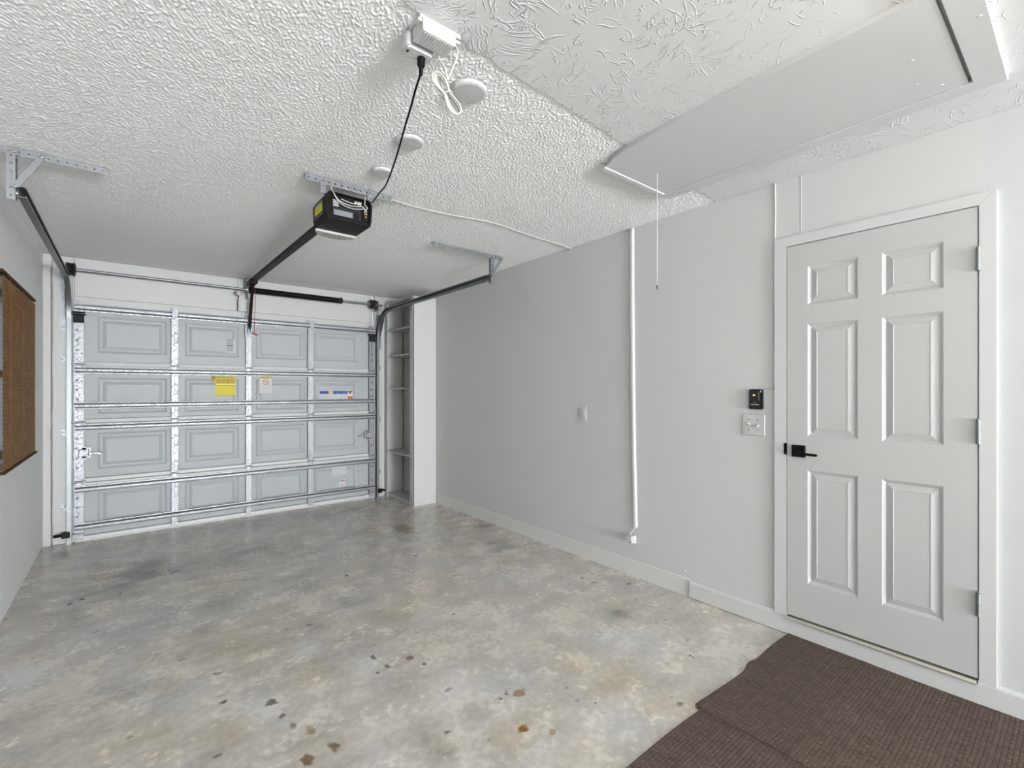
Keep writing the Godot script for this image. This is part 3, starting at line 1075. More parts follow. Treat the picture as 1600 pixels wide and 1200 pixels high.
func entry_door():
	var d := Node3D.new()
	d.name = numbered("door_1")
	add_child(d)
	d.position = Vector3(XR, 0.112, -1.068)
	tag(d, "white six panel entry door with a black lever", "", "", "structure")
	var z0 := -1.068
	var z1 := -0.313
	var y0 := 0.113
	var y1 := 2.136
	var xf := XR - 0.0135      # face of the slab
	var zc := [[-0.966, -0.742], [-0.644, -0.423]]
	var yc := [[0.312, 0.919], [1.102, 1.702], [1.807, 2.014]]
	var st := S()
	var zl := [z0, zc[0][0], zc[0][1], zc[1][0], zc[1][1], z1]
	var yl := [y0, yc[0][0], yc[0][1], yc[1][0], yc[1][1], yc[2][0], yc[2][1], y1]
	for i in zl.size() - 1:
		for j in yl.size() - 1:
			if i % 2 == 1 and j % 2 == 1:
				continue
			face(st, [Vector3(xf, yl[j], zl[i]), Vector3(xf, yl[j], zl[i + 1]), Vector3(xf, yl[j + 1], zl[i + 1]), Vector3(xf, yl[j + 1], zl[i])], Vector3(-1, 0, 0))
	face(st, [Vector3(xf, y0, z0), Vector3(xf + 0.035, y0, z0), Vector3(xf + 0.035, y1, z0), Vector3(xf, y1, z0)], Vector3(0, 0, -1))
	face(st, [Vector3(xf, y0, z1), Vector3(xf + 0.035, y0, z1), Vector3(xf + 0.035, y1, z1), Vector3(xf, y1, z1)], Vector3(0, 0, 1))
	face(st, [Vector3(xf, y1, z0), Vector3(xf + 0.035, y1, z0), Vector3(xf + 0.035, y1, z1), Vector3(xf, y1, z1)], Vector3(0, 1, 0))
	face(st, [Vector3(xf, y0, z0), Vector3(xf + 0.035, y0, z0), Vector3(xf + 0.035, y0, z1), Vector3(xf, y0, z1)], Vector3(0, -1, 0))
	face(st, [Vector3(xf + 0.035, y0, z0), Vector3(xf + 0.035, y1, z0), Vector3(xf + 0.035, y1, z1), Vector3(xf + 0.035, y0, z1)], Vector3(1, 0, 0))
	var slab := part(d, "slab", st, M.door)
	for q in zc:
		for w in yc:
			st = S()
			rings(st, on_right(Vector3(xf, (w[0] + w[1]) * 0.5, (q[0] + q[1]) * 0.5)), q[1] - q[0], w[1] - w[0],
				[[0.0, 0.0], [0.0035, -0.0035], [0.006, -0.0040], [0.012, -0.0085], [0.0155, -0.0095], [0.043, -0.0015], [0.0445, -0.0030], [0.047, -0.0030]])
			part(slab, "door_panel", st, M.door)
	# jamb: lining with stop
	st = S()
	box(st, Vector3(XR - 0.002, 0.09, -1.092), Vector3(XR + 0.14, 2.158, -1.0715), 0.001)
	box(st, Vector3(XR - 0.002, 0.09, -0.3085), Vector3(XR + 0.14, 2.158, -0.288), 0.001)
	box(st, Vector3(XR - 0.002, 2.1395, -1.092), Vector3(XR + 0.14, 2.158, -0.288), 0.001)
	box(st, Vector3(XR + 0.04, 0.09, -1.08), Vector3(XR + 0.06, 2.15, -1.055))
	box(st, Vector3(XR + 0.04, 0.09, -0.325), Vector3(XR + 0.06, 2.15, -0.30))
	box(st, Vector3(XR + 0.04, 2.12, -1.08), Vector3(XR + 0.06, 2.15, -0.30))
	box(st, Vector3(XR + 0.06, 0.08, -1.09), Vector3(XR + 0.07, 2.158, -0.29))
	part(d, "door_frame", st, M.trim)
	# mitred casing, three pieces
	var t := 0.015
	var o := XF(Vector3(0, 0, 1), Vector3.UP, Vector3(-1, 0, 0), Vector3(XR, 0, 0))
	for q in [
		[Vector2(-1.134, 0.096), Vector2(-1.0715, 0.096), Vector2(-1.0715, 2.1415), Vector2(-1.134, 2.193)],
		[Vector2(-0.3090, 0.096), Vector2(-0.256, 0.096), Vector2(-0.256, 2.193), Vector2(-0.3090, 2.1415)],
		[Vector2(-1.134, 2.1935), Vector2(-1.0715, 2.142), Vector2(-0.3090, 2.142), Vector2(-0.256, 2.1935)]]:
		st = S()
		extr(st, q, o, t)
		part(d, "casing", st, M.trim)
	# threshold
	st = S()
	extr(st, [Vector2(-0.03, 0.090), Vector2(0.030, 0.090), Vector2(0.030, 0.094), Vector2(0.022, 0.104), Vector2(-0.03, 0.107)], XF(Vector3(-1, 0, 0), Vector3.UP, Vector3(0, 0, 1), Vector3(XR, 0, -1.071)), 0.755)
	part(d, "threshold", st, M.alu, "narrow metal threshold strip under the door")
	# hinges
	for y in [[1.862, 1.957], [1.120, 1.219], [0.382, 0.479]]:
		st = S()
		var hz := -0.3105
		tube(st, [Vector3(XR - 0.019, y[0], hz), Vector3(XR - 0.019, y[1], hz)], 0.0075, 12)
		var n := 5
		for k in n:
			var ya: float = lerpf(y[0], y[1], float(k) / n)
			tube(st, [Vector3(XR - 0.019, ya + 0.001, hz), Vector3(XR - 0.019, ya + (y[1] - y[0]) / n - 0.001, hz)], 0.0083, 12)
		lathe(st, [Vector2(0.0, 0.0), Vector2(0.006, 0.0), Vector2(0.007, 0.005), Vector2(0.004, 0.010), Vector2(0, 0.011)], XF(Vector3.RIGHT, Vector3.UP, Vector3.BACK, Vector3(XR - 0.019, y[1], hz)), 10)
		box(st, Vector3(XR - 0.016, y[0], hz - 0.006), Vector3(XR - 0.008, y[1], hz + 0.003))
		part(d, "hinge", st, M.steel, "silver hinge with round barrel")
	# lever handle and latch
	st = S()
	obox(st, Transform3D(Basis.IDENTITY, Vector3(XR - 0.019, 1.018, -1.008)), Vector3(0.014, 0.064, 0.066), 0.002)
	var hd := part(d, "handle", st, M.black, "black lever handle on a square plate")
	st = S()
	tube(st, [Vector3(XR - 0.02, 1.012, -1.000), Vector3(XR - 0.062, 1.012, -1.000)], 0.010, 14)
	bar(st, Vector3(XR - 0.062, 1.010, -1.012), Vector3(XR - 0.062, 1.008, -0.905), 0.012, 0.013, Vector3.UP, 0.003)
	part(hd, "lever", st, M.black)
	st = S()
	extr(st, rounded(0.014, 0.064, 0.0065), on_right(Vector3(XR, 1.025, -1.076)), 0.018)
	part(d, "strike_plate", st, M.black, "small black latch plate on the frame")

# ------------------------------------------------------------------ garage door
func garage_door():
	var g := thing("garage_door", Vector3(1.0, 0.0, ZD), "closed white sectional garage door with galvanized struts", "garage door")
	var zs := ZD + 0.002      # inner face of the skins
	var zf := ZD + 0.044      # face of the stiles
	var cols := [[-0.372, 0.349], [0.349, 0.989], [0.989, 1.620], [1.620, 2.378]]
	var emb := [[-0.222, 0.290], [0.432, 0.905], [1.064, 1.568], [1.668, 2.192]]
	var ys := [[0.012, 0.520], [0.524, 1.048], [1.052, 1.562], [1.566, 2.098]]
	var inner := [[0.152, 0.403], [0.663, 0.919], [1.165, 1.420], [1.72, 1.978]]
	# shared hinge mesh, origin at the knuckle
	var hs := S()
	extr(hs, [Vector2(-0.023, -0.055), Vector2(0.023, -0.055), Vector2(0.023, 0.012), Vector2(0.011, 0.085), Vector2(-0.011, 0.085), Vector2(-0.023, 0.012)], XF(Vector3.RIGHT, Vector3.UP, Vector3.BACK, Vector3.ZERO), 0.003)
	extr(hs, [Vector2(-0.015, 0.008), Vector2(0.015, 0.008), Vector2(0.006, 0.070), Vector2(-0.006, 0.070)], XF(Vector3.RIGHT, Vector3.UP, Vector3.BACK, Vector3(0, 0, 0.003)), 0.006)
	tube(hs, [Vector3(-0.034, 0, 0.010), Vector3(0.034, 0, 0.010)], 0.0075, 10)
	box(hs, Vector3(-0.028, -0.012, 0.003), Vector3(-0.024, 0.03, 0.014))
	box(hs, Vector3(0.024, -0.012, 0.003), Vector3(0.028, 0.03, 0.014))
	for q in [Vector2(-0.010, -0.038), Vector2(0.012, -0.040), Vector2(0.0, 0.078)]:
		lathe(hs, [Vector2(0.0, 0.006), Vector2(0.005, 0.005), Vector2(0.0055, 0.0)], XF(Vector3.RIGHT, Vector3.BACK, Vector3.DOWN, Vector3(q.x, q.y, 0.003)), 8)
	var hinge := hs.commit()
	# end hinges are wider and carry the rollers
	hs = S()
	extr(hs, [Vector2(-0.036, -0.06), Vector2(0.036, -0.06), Vector2(0.036, 0.012), Vector2(0.014, 0.09), Vector2(-0.014, 0.09), Vector2(-0.036, 0.012)], XF(Vector3.RIGHT, Vector3.UP, Vector3.BACK, Vector3.ZERO), 0.003)
	tube(hs, [Vector3(-0.046, 0, 0.012), Vector3(0.046, 0, 0.012)], 0.009, 10)
	box(hs, Vector3(-0.040, -0.014, 0.003), Vector3(-0.036, 0.035, 0.020))
	box(hs, Vector3(0.036, -0.014, 0.003), Vector3(0.040, 0.035, 0.020))
	for q in [Vector2(-0.016, -0.045), Vector2(0.016, -0.045), Vector2(-0.012, 0.04), Vector2(0.012, 0.045)]:
		lathe(hs, [Vector2(0.0, 0.006), Vector2(0.005, 0.005), Vector2(0.0055, 0.0)], XF(Vector3.RIGHT, Vector3.BACK, Vector3.DOWN, Vector3(q.x, q.y, 0.003)), 8)
	var end_hinge := hs.commit()
	var strut_poly := [Vector2(-0.030, 0), Vector2(-0.030, 0.002), Vector2(-0.021, 0.003), Vector2(-0.014, 0.040), Vector2(-0.011, 0.044), Vector2(-0.006, 0.045), Vector2(0.006, 0.045), Vector2(0.011, 0.044), Vector2(0.014, 0.040), Vector2(0.021, 0.003), Vector2(0.030, 0.002), Vector2(0.030, 0)]
	var big := []
	for v in strut_poly:
		big.append(Vector2(v.x * 1.12, v.y))
	var struts := [[0.132], [0.463], [1.010, 1.206], [1.523, 2.078]]
	var stx := [[0.321, 0.377], [0.963, 1.015], [1.590, 1.650]]
	for s in 4:
		var y0: float = ys[s][0]
		var y1: float = ys[s][1]
		# folded rails along the section's top and bottom
		var st := S()
		var zo := ZD - 0.010
		extr(st, [Vector2(zo, y0), Vector2(zf - 0.004, y0), Vector2(zf - 0.002, y0 + 0.004), Vector2(zf - 0.006, y0 + 0.030), Vector2(zf - 0.012, y0 + 0.034), Vector2(zs + 0.004, y0 + 0.036), Vector2(zo, y0 + 0.036)],
			XF(Vector3.BACK, Vector3.UP, Vector3.RIGHT, Vector3(-0.372, 0, 0)), 2.75)
		extr(st, [Vector2(zo, y1), Vector2(zf - 0.012, y1), Vector2(zf - 0.004, y1 - 0.004), Vector2(zf - 0.004, y1 - 0.022), Vector2(zf - 0.010, y1 - 0.030), Vector2(zs + 0.004, y1 - 0.034), Vector2(zo, y1 - 0.034)],
			XF(Vector3.BACK, Vector3.UP, Vector3.RIGHT, Vector3(-0.372, 0, 0)), 2.75)
		var sec := part(g, "section", st, M.rail)
		for c in 4:
			st = S()
			var cx0: float = cols[c][0]
			var cx1: float = cols[c][1]
			var ex0: float = emb[c][0]
			var ex1: float = emb[c][1]
			var ey0: float = inner[s][0] - 0.038
			var ey1: float = inner[s][1] + 0.038
			var F := Vector3.BACK
			for q in [[cx0, ex0, y0, y1], [ex1, cx1, y0, y1], [ex0, ex1, y0, ey0], [ex0, ex1, ey1, y1]]:
				face(st, [Vector3(q[0], q[2], zs), Vector3(q[1], q[2], zs), Vector3(q[1], q[3], zs), Vector3(q[0], q[3], zs)], F)
			rings(st, XF(Vector3.RIGHT, Vector3.UP, Vector3.BACK, Vector3((ex0 + ex1) * 0.5, (ey0 + ey1) * 0.5, zs)), ex1 - ex0, ey1 - ey0,
				[[0.0, 0.0], [0.020, -0.009], [0.036, -0.0095], [0.060, -0.001], [0.064, 0.0]])
			# outer sheet closes the section
			face(st, [Vector3(cx0, y0, zs - 0.012), Vector3(cx1, y0, zs - 0.012), Vector3(cx1, y1, zs - 0.012), Vector3(cx0, y1, zs - 0.012)], -F)
			part(sec, "panel", st, M.skin)
		for q in stx:
			st = S()
			# a shallow channel: web and two flanges turned back to the skin
			box(st, Vector3(q[0], y0 + 0.002, zf - 0.003), Vector3(q[1], y1 - 0.002, zf), 0.001)
			for yy in [y0 + 0.085, y1 - 0.075, y1 - 0.055]:
				lathe(st, [Vector2(0.0, 0.003), Vector2(0.0035, 0.002), Vector2(0.004, 0.0)], XF(Vector3.RIGHT, Vector3.BACK, Vector3.DOWN, Vector3(q[1] - 0.012, yy, zf)), 6)
			part(sec, "stile", st, M.steel)
			for xe in [q[0] + 0.011, q[1] - 0.013]:
				st = S()
				box(st, Vector3(xe, y0 + 0.002, zs), Vector3(xe + 0.002, y1 - 0.002, zf - 0.003))
				part(sec, "stile_flange", st, M.steel)
		for e in 2:
			st = S()
			var ex: Array = [-0.378, -0.310] if e == 0 else [2.316, 2.384]
			var nh := 6
			var hh := (y1 - y0 - 0.004) / nh
			for k in nh:
				rect_hole(st, XF(Vector3.RIGHT, Vector3.UP, Vector3.BACK, Vector3((ex[0] + ex[1]) * 0.5, y0 + 0.002 + hh * (k + 0.5), zf)), ex[1] - ex[0], hh, 0.0105, 0.003, Vector2(-0.012, 0), 16)
			box(st, Vector3(ex[0], y0 + 0.002, zs), Vector3(ex[0] + 0.002, y1 - 0.002, zf - 0.002))
			box(st, Vector3(ex[1] - 0.002, y0 + 0.002, zs), Vector3(ex[1], y1 - 0.002, zf - 0.002))
			part(sec, "end_stile", st, M.steel)
			# dark hollow behind the holes
		for yy in struts[s]:
			st = S()
			extr(st, big if yy > 2.0 else strut_poly, XF(Vector3.UP, Vector3.BACK, Vector3.RIGHT, Vector3(-0.368, yy, zf)), 2.745)
			part(sec, "strut", st, M.steel)
		if s > 0:
			for q in stx:
				part_at(sec, "hinge", hinge, M.steel, Transform3D(Basis.IDENTITY, Vector3((q[0] + q[1]) * 0.5, y0 + 0.012, zf)))
			for e in 2:
				part_at(sec, "end_hinge", end_hinge, M.steel, Transform3D(Basis.IDENTITY, Vector3(-0.342 if e == 0 else 2.348, y0 + 0.008, zf)))
		# rollers on stems, running in the tracks
		for e in 2:
			st = S()
			var sx := -1.0 if e == 0 else 1.0
			var xx := -0.375 if e == 0 else 2.381
			var ry := y0 + 0.008 if s > 0 else 0.075
			tube(st, [Vector3(xx + sx * -0.06, ry, zf + 0.012), Vector3(xx + sx * 0.032, ry, zf + 0.012)], 0.0055, 8)
			lathe(st, [Vector2(0.0, -0.007), Vector2(0.020, -0.007), Vector2(0.020, 0.007), Vector2(0.0, 0.007)], XF(Vector3.UP, Vector3.RIGHT, Vector3.BACK, Vector3(xx + sx * 0.032, ry, zf + 0.012)), 16)
			part(sec, "roller", st, M.steel)
		if s == 3:
			for e in 2:
				var xx := -0.345 if e == 0 else 2.350
				st = S()
				box(st, Vector3(xx - 0.036, 1.940, zf), Vector3(xx + 0.036, 2.022, zf + 0.008), 0.002)
				box(st, Vector3(xx - 0.044, 2.024, zf), Vector3(xx + 0.044, 2.036, zf + 0.038), 0.003)
				tube(st, [Vector3(xx - 0.05, 2.012, zf + 0.022), Vector3(xx + 0.05, 2.012, zf + 0.022)], 0.006, 8)
				part(sec, "top_roller_bracket", st, M.dark, "black roller bracket at the top corner")
				st = S()
				box(st, Vector3(xx - 0.034, 2.040, zf), Vector3(xx + 0.034, 2.135, zf + 0.004), 0.001)
				for q in [Vector2(-0.018, 2.055), Vector2(0.018, 2.055), Vector2(-0.012, 2.115), Vector2(0.016, 2.118)]:
					lathe(st, [Vector2(0.0, 0.010), Vector2(0.008, 0.009), Vector2(0.009, 0.0)], XF(Vector3.RIGHT, Vector3.BACK, Vector3.DOWN, Vector3(xx + q.x, q.y, zf + 0.004)), 6)
				part(sec, "corner_bracket", st, M.steel)
			# plates where the strut crosses the stiles, and the opener's bracket in the middle
			for q in stx:
				st = S()
				box(st, Vector3(q[0] - 0.002, 2.10, zf), Vector3(q[1] + 0.002, 2.140, zf + 0.004), 0.001)
				box(st, Vector3(q[0] + 0.006, 2.045, zf + 0.045), Vector3(q[1] - 0.006, 2.11, zf + 0.049), 0.001)
				part(sec, "strut_clip", st, M.steel)
			st = S()
			box(st, Vector3(0.955, 1.90, zf), Vector3(1.022, 2.04, zf + 0.005), 0.001)
			box(st, Vector3(0.975, 1.955, zf), Vector3(0.979, 2.005, zf + 0.05))
			box(st, Vector3(0.999, 1.955, zf), Vector3(1.003, 2.005, zf + 0.05))
			part(sec, "arm_bracket", st, M.steel)
		if s == 1:
			for e in 2:
				st = S()
				var sx := 1.0 if e == 0 else -1.0
				var xx := -0.358 if e == 0 else 2.352
				box(st, Vector3(xx, 0.740, zf), Vector3(xx + sx * 0.095, 0.832, zf + 0.003))
				box(st, Vector3(xx + sx * 0.012, 0.752, zf + 0.002), Vector3(xx + sx * 0.082, 0.820, zf + 0.016), 0.004)
				box(st, Vector3(xx + sx * 0.035, 0.726, zf), Vector3(xx + sx * 0.062, 0.846, zf + 0.003))
				part(sec, "slide_lock", st, M.steel)
				st = S()
				bar(st, Vector3(xx + sx * 0.05, 0.782, zf + 0.009), Vector3(xx + sx * 0.172, 0.775, zf + 0.009), 0.005, 0.020, Vector3.UP, 0.001)
				tube(st, [Vector3(xx + sx * 0.165, 0.775, zf + 0.004), Vector3(xx + sx * 0.165, 0.775, zf + 0.022)], 0.005, 8)
				part(sec, "lock_bolt", st, M.steel)
		if s == 0:
			st = S()
			box(st, Vector3(-0.372, 0.0, ZD - 0.012), Vector3(2.378, 0.016, zf + 0.006), 0.004)
			part(sec, "bottom_seal", st, M.white, "white strip along the bottom edge")
			for e in 2:
				st = S()
				var xx := -0.345 if e == 0 else 2.350
				box(st, Vector3(xx - 0.035, 0.018, zf), Vector3(xx + 0.035, 0.095, zf + 0.003))
				for q in [Vector2(-0.02, 0.03), Vector2(0.02, 0.03), Vector2(-0.02, 0.08)]:
					lathe(st, [Vector2(0.0, 0.008), Vector2(0.006, 0.007), Vector2(0.007, 0.0)], XF(Vector3.RIGHT, Vector3.BACK, Vector3.DOWN, Vector3(xx + q.x, q.y, zf + 0.003)), 6)
				part(sec, "bottom_bracket", st, M.steel)
		stickers(sec, s, zs)

func sticker(sec, x0: float, x1: float, y0: float, y1: float, z: float, im: Image, label: String):
	var st := S()
	quad_uv(st, Vector3(x0, y1, z), Vector3(x1, y1, z), Vector3(x1, y0, z), Vector3(x0, y0, z), Vector3.BACK)
	var w := 0.0015
	for e in [[Vector3(x0, y0, z), Vector3(x1, y0, z), Vector3.DOWN], [Vector3(x0, y1, z), Vector3(x1, y1, z), Vector3.UP], [Vector3(x0, y0, z), Vector3(x0, y1, z), Vector3.LEFT], [Vector3(x1, y0, z), Vector3(x1, y1, z), Vector3.RIGHT]]:
		face(st, [e[0], e[1], e[1] - Vector3(0, 0, w), e[0] - Vector3(0, 0, w)], e[2])
	part(sec, "sticker", st, pic(im), label)

func stickers(sec, s: int, zs: float):
	var z := zs + 0.0025
	var ink := Color(0.15, 0.15, 0.15)
	if s == 3:
		var im := Image.create(80, 136, false, Image.FORMAT_RGB8)
		im.fill(Color(0.74, 0.74, 0.74))
		im.fill_rect(Rect2i(4, 4, 64, 126), Color(0.62, 0.62, 0.63))
		lines_of_print(im, Rect2i(6, 6, 60, 52), 6, 2, Color(0.42, 0.42, 0.42), 1)
		im.fill_rect(Rect2i(6, 4, 60, 5), ink)
		im.fill_rect(Rect2i(4, 62, 64, 8), ink)
		lines_of_print(im, Rect2i(6, 76, 60, 50), 6, 2, Color(0.42, 0.42, 0.42), 2)
		sticker(sec, 0.783, 0.866, 1.738, 1.876, z, im, "grey and white printed label")
	if s == 2:
		var im := Image.create(328, 400, false, Image.FORMAT_RGB8)
		im.fill(Color(0.80, 0.74, 0.09))
		im.fill_rect(Rect2i(4, 8, 324, 46), Color(0.70, 0.66, 0.26))
		letters(im, "GARAGE DOORS", 20, 18, 4, ink)
		for k in 4:
			im.fill_rect(Rect2i(12 + k * 79, 58, 70, 96), Color(0.66, 0.55, 0.04))
			lines_of_print(im, Rect2i(16 + k * 79, 66, 62, 84), 14, 6, Color(0.48, 0.40, 0.05), 3 + k)
		im.fill_rect(Rect2i(0, 160, 328, 26), Color(0.84, 0.80, 0.38))
		im.fill_rect(Rect2i(0, 194, 328, 8), Color(0.30, 0.27, 0.10))
		lines_of_print(im, Rect2i(12, 216, 140, 160), 14, 4, Color(0.63, 0.57, 0.12), 8)
		lines_of_print(im, Rect2i(164, 216, 150, 160), 14, 4, Color(0.63, 0.57, 0.12), 9)
		im.fill_rect(Rect2i(0, 386, 328, 14), Color(0.62, 0.54, 0.10))
		sticker(sec, 0.694, 0.870, 1.286, 1.490, z, im, "yellow garage door warning sheet")
		im = Image.create(80, 120, false, Image.FORMAT_RGB8)
		im.fill(Color(0.62, 0.56, 0.08))
		im.fill_rect(Rect2i(8, 8, 60, 46), Color(0.42, 0.36, 0.10))
		lines_of_print(im, Rect2i(8, 62, 64, 50), 12, 5, Color(0.50, 0.48, 0.10), 11)
		sticker(sec, 0.655, 0.6935, 1.427, 1.487, z, im, "small yellow tab label")
		im = Image.create(200, 280, false, Image.FORMAT_RGB8)
		im.fill(Color(0.76, 0.76, 0.76))
		im.fill_rect(Rect2i(0, 0, 200, 34), Color(0.74, 0.66, 0.12))
		letters(im, "WARNING", 36, 10, 3, ink)
		for yy in 100:
			for xx in 120:
				var r := sqrt(pow(xx - 60, 2) + pow((yy - 50) * 1.15, 2))
				if (r > 40 and r < 52) or (r < 46 and absf((xx - 60) - (yy - 50)) < 7.0) or (r < 24 and (xx / 6 + yy / 9) % 3 == 0):
					im.set_pixel(40 + xx, 40 + yy, Color(0.58, 0.45, 0.38))
		im.fill_rect(Rect2i(20, 138, 160, 8), Color(0.60, 0.52, 0.46))
		lines_of_print(im, Rect2i(14, 160, 172, 108), 12, 4, Color(0.55, 0.55, 0.56), 12)
		im.fill_rect(Rect2i(0, 34, 4, 246), Color(0.6, 0.6, 0.6)); im.fill_rect(Rect2i(196, 34, 4, 246), Color(0.6, 0.6, 0.6)); im.fill_rect(Rect2i(0, 276, 200, 4), Color(0.6, 0.6, 0.6))
		sticker(sec, 1.097, 1.224, 1.309, 1.490, z, im, "white safety label with yellow heading")
		im = Image.create(520, 136, false, Image.FORMAT_RGB8)
		im.fill(Color(0.68, 0.695, 0.695))
		var blue := Color(0.03, 0.20, 0.55)
		im.fill_rect(Rect2i(12, 10, 130, 42), blue)
		im.fill_rect(Rect2i(142, 10, 72, 42), Color(0.72, 0.62, 0.40))
		im.fill_rect(Rect2i(158, 16, 40, 30), Color(0.80, 0.68, 0.50))
		im.fill_rect(Rect2i(214, 10, 218, 42), blue)
		lines_of_print(im, Rect2i(260, 22, 60, 26), 12, 5, Color(0.45, 0.60, 0.80), 5)
		lines_of_print(im, Rect2i(350, 18, 70, 30), 9, 4, Color(0.5, 0.62, 0.80), 6)
		lines_of_print(im, Rect2i(30, 20, 80, 10), 12, 4, Color(0.25, 0.40, 0.70), 7)
		for k in 6:
			im.fill_rect(Rect2i(14 + k * 72, 62, 60, 66), Color(0.70, 0.71, 0.715))
			im.fill_rect(Rect2i(72 + k * 72, 60, 4, 70), Color(0.78, 0.78, 0.78))
		im.fill_rect(Rect2i(440, 6, 72, 128), Color(0.78, 0.77, 0.76))
		im.fill_rect(Rect2i(442, 8, 68, 24), Color(0.62, 0.30, 0.10))
		im.fill_rect(Rect2i(466, 32, 20, 22), Color(0.25, 0.20, 0.18))
		im.fill_rect(Rect2i(440, 92, 72, 42), Color(0.78, 0.32, 0.06))
		sticker(sec, 1.722, 2.124, 1.234, 1.338, z, im, "blue and orange printed strip label")
	if s == 0:
		var im := Image.create(160, 96, false, Image.FORMAT_RGB8)
		im.fill(Color(0.72, 0.73, 0.735))
		lines_of_print(im, Rect2i(8, 10, 144, 80), 14, 6, Color(0.66, 0.67, 0.68), 14)
		sticker(sec, 1.876, 2.043, 0.326, 0.428, z, im, "torn pale paper label")
		im = Image.create(80, 84, false, Image.FORMAT_RGB8)
		im.fill(Color(0.74, 0.74, 0.74))
		im.fill_rect(Rect2i(10, 8, 62, 12), Color(0.55, 0.16, 0.12))
		im.fill_rect(Rect2i(24, 62, 30, 10), Color(0.45, 0.45, 0.48))
		sticker(sec, 1.955, 2.030, 0.188, 0.262, z, im, "small white label with red line")

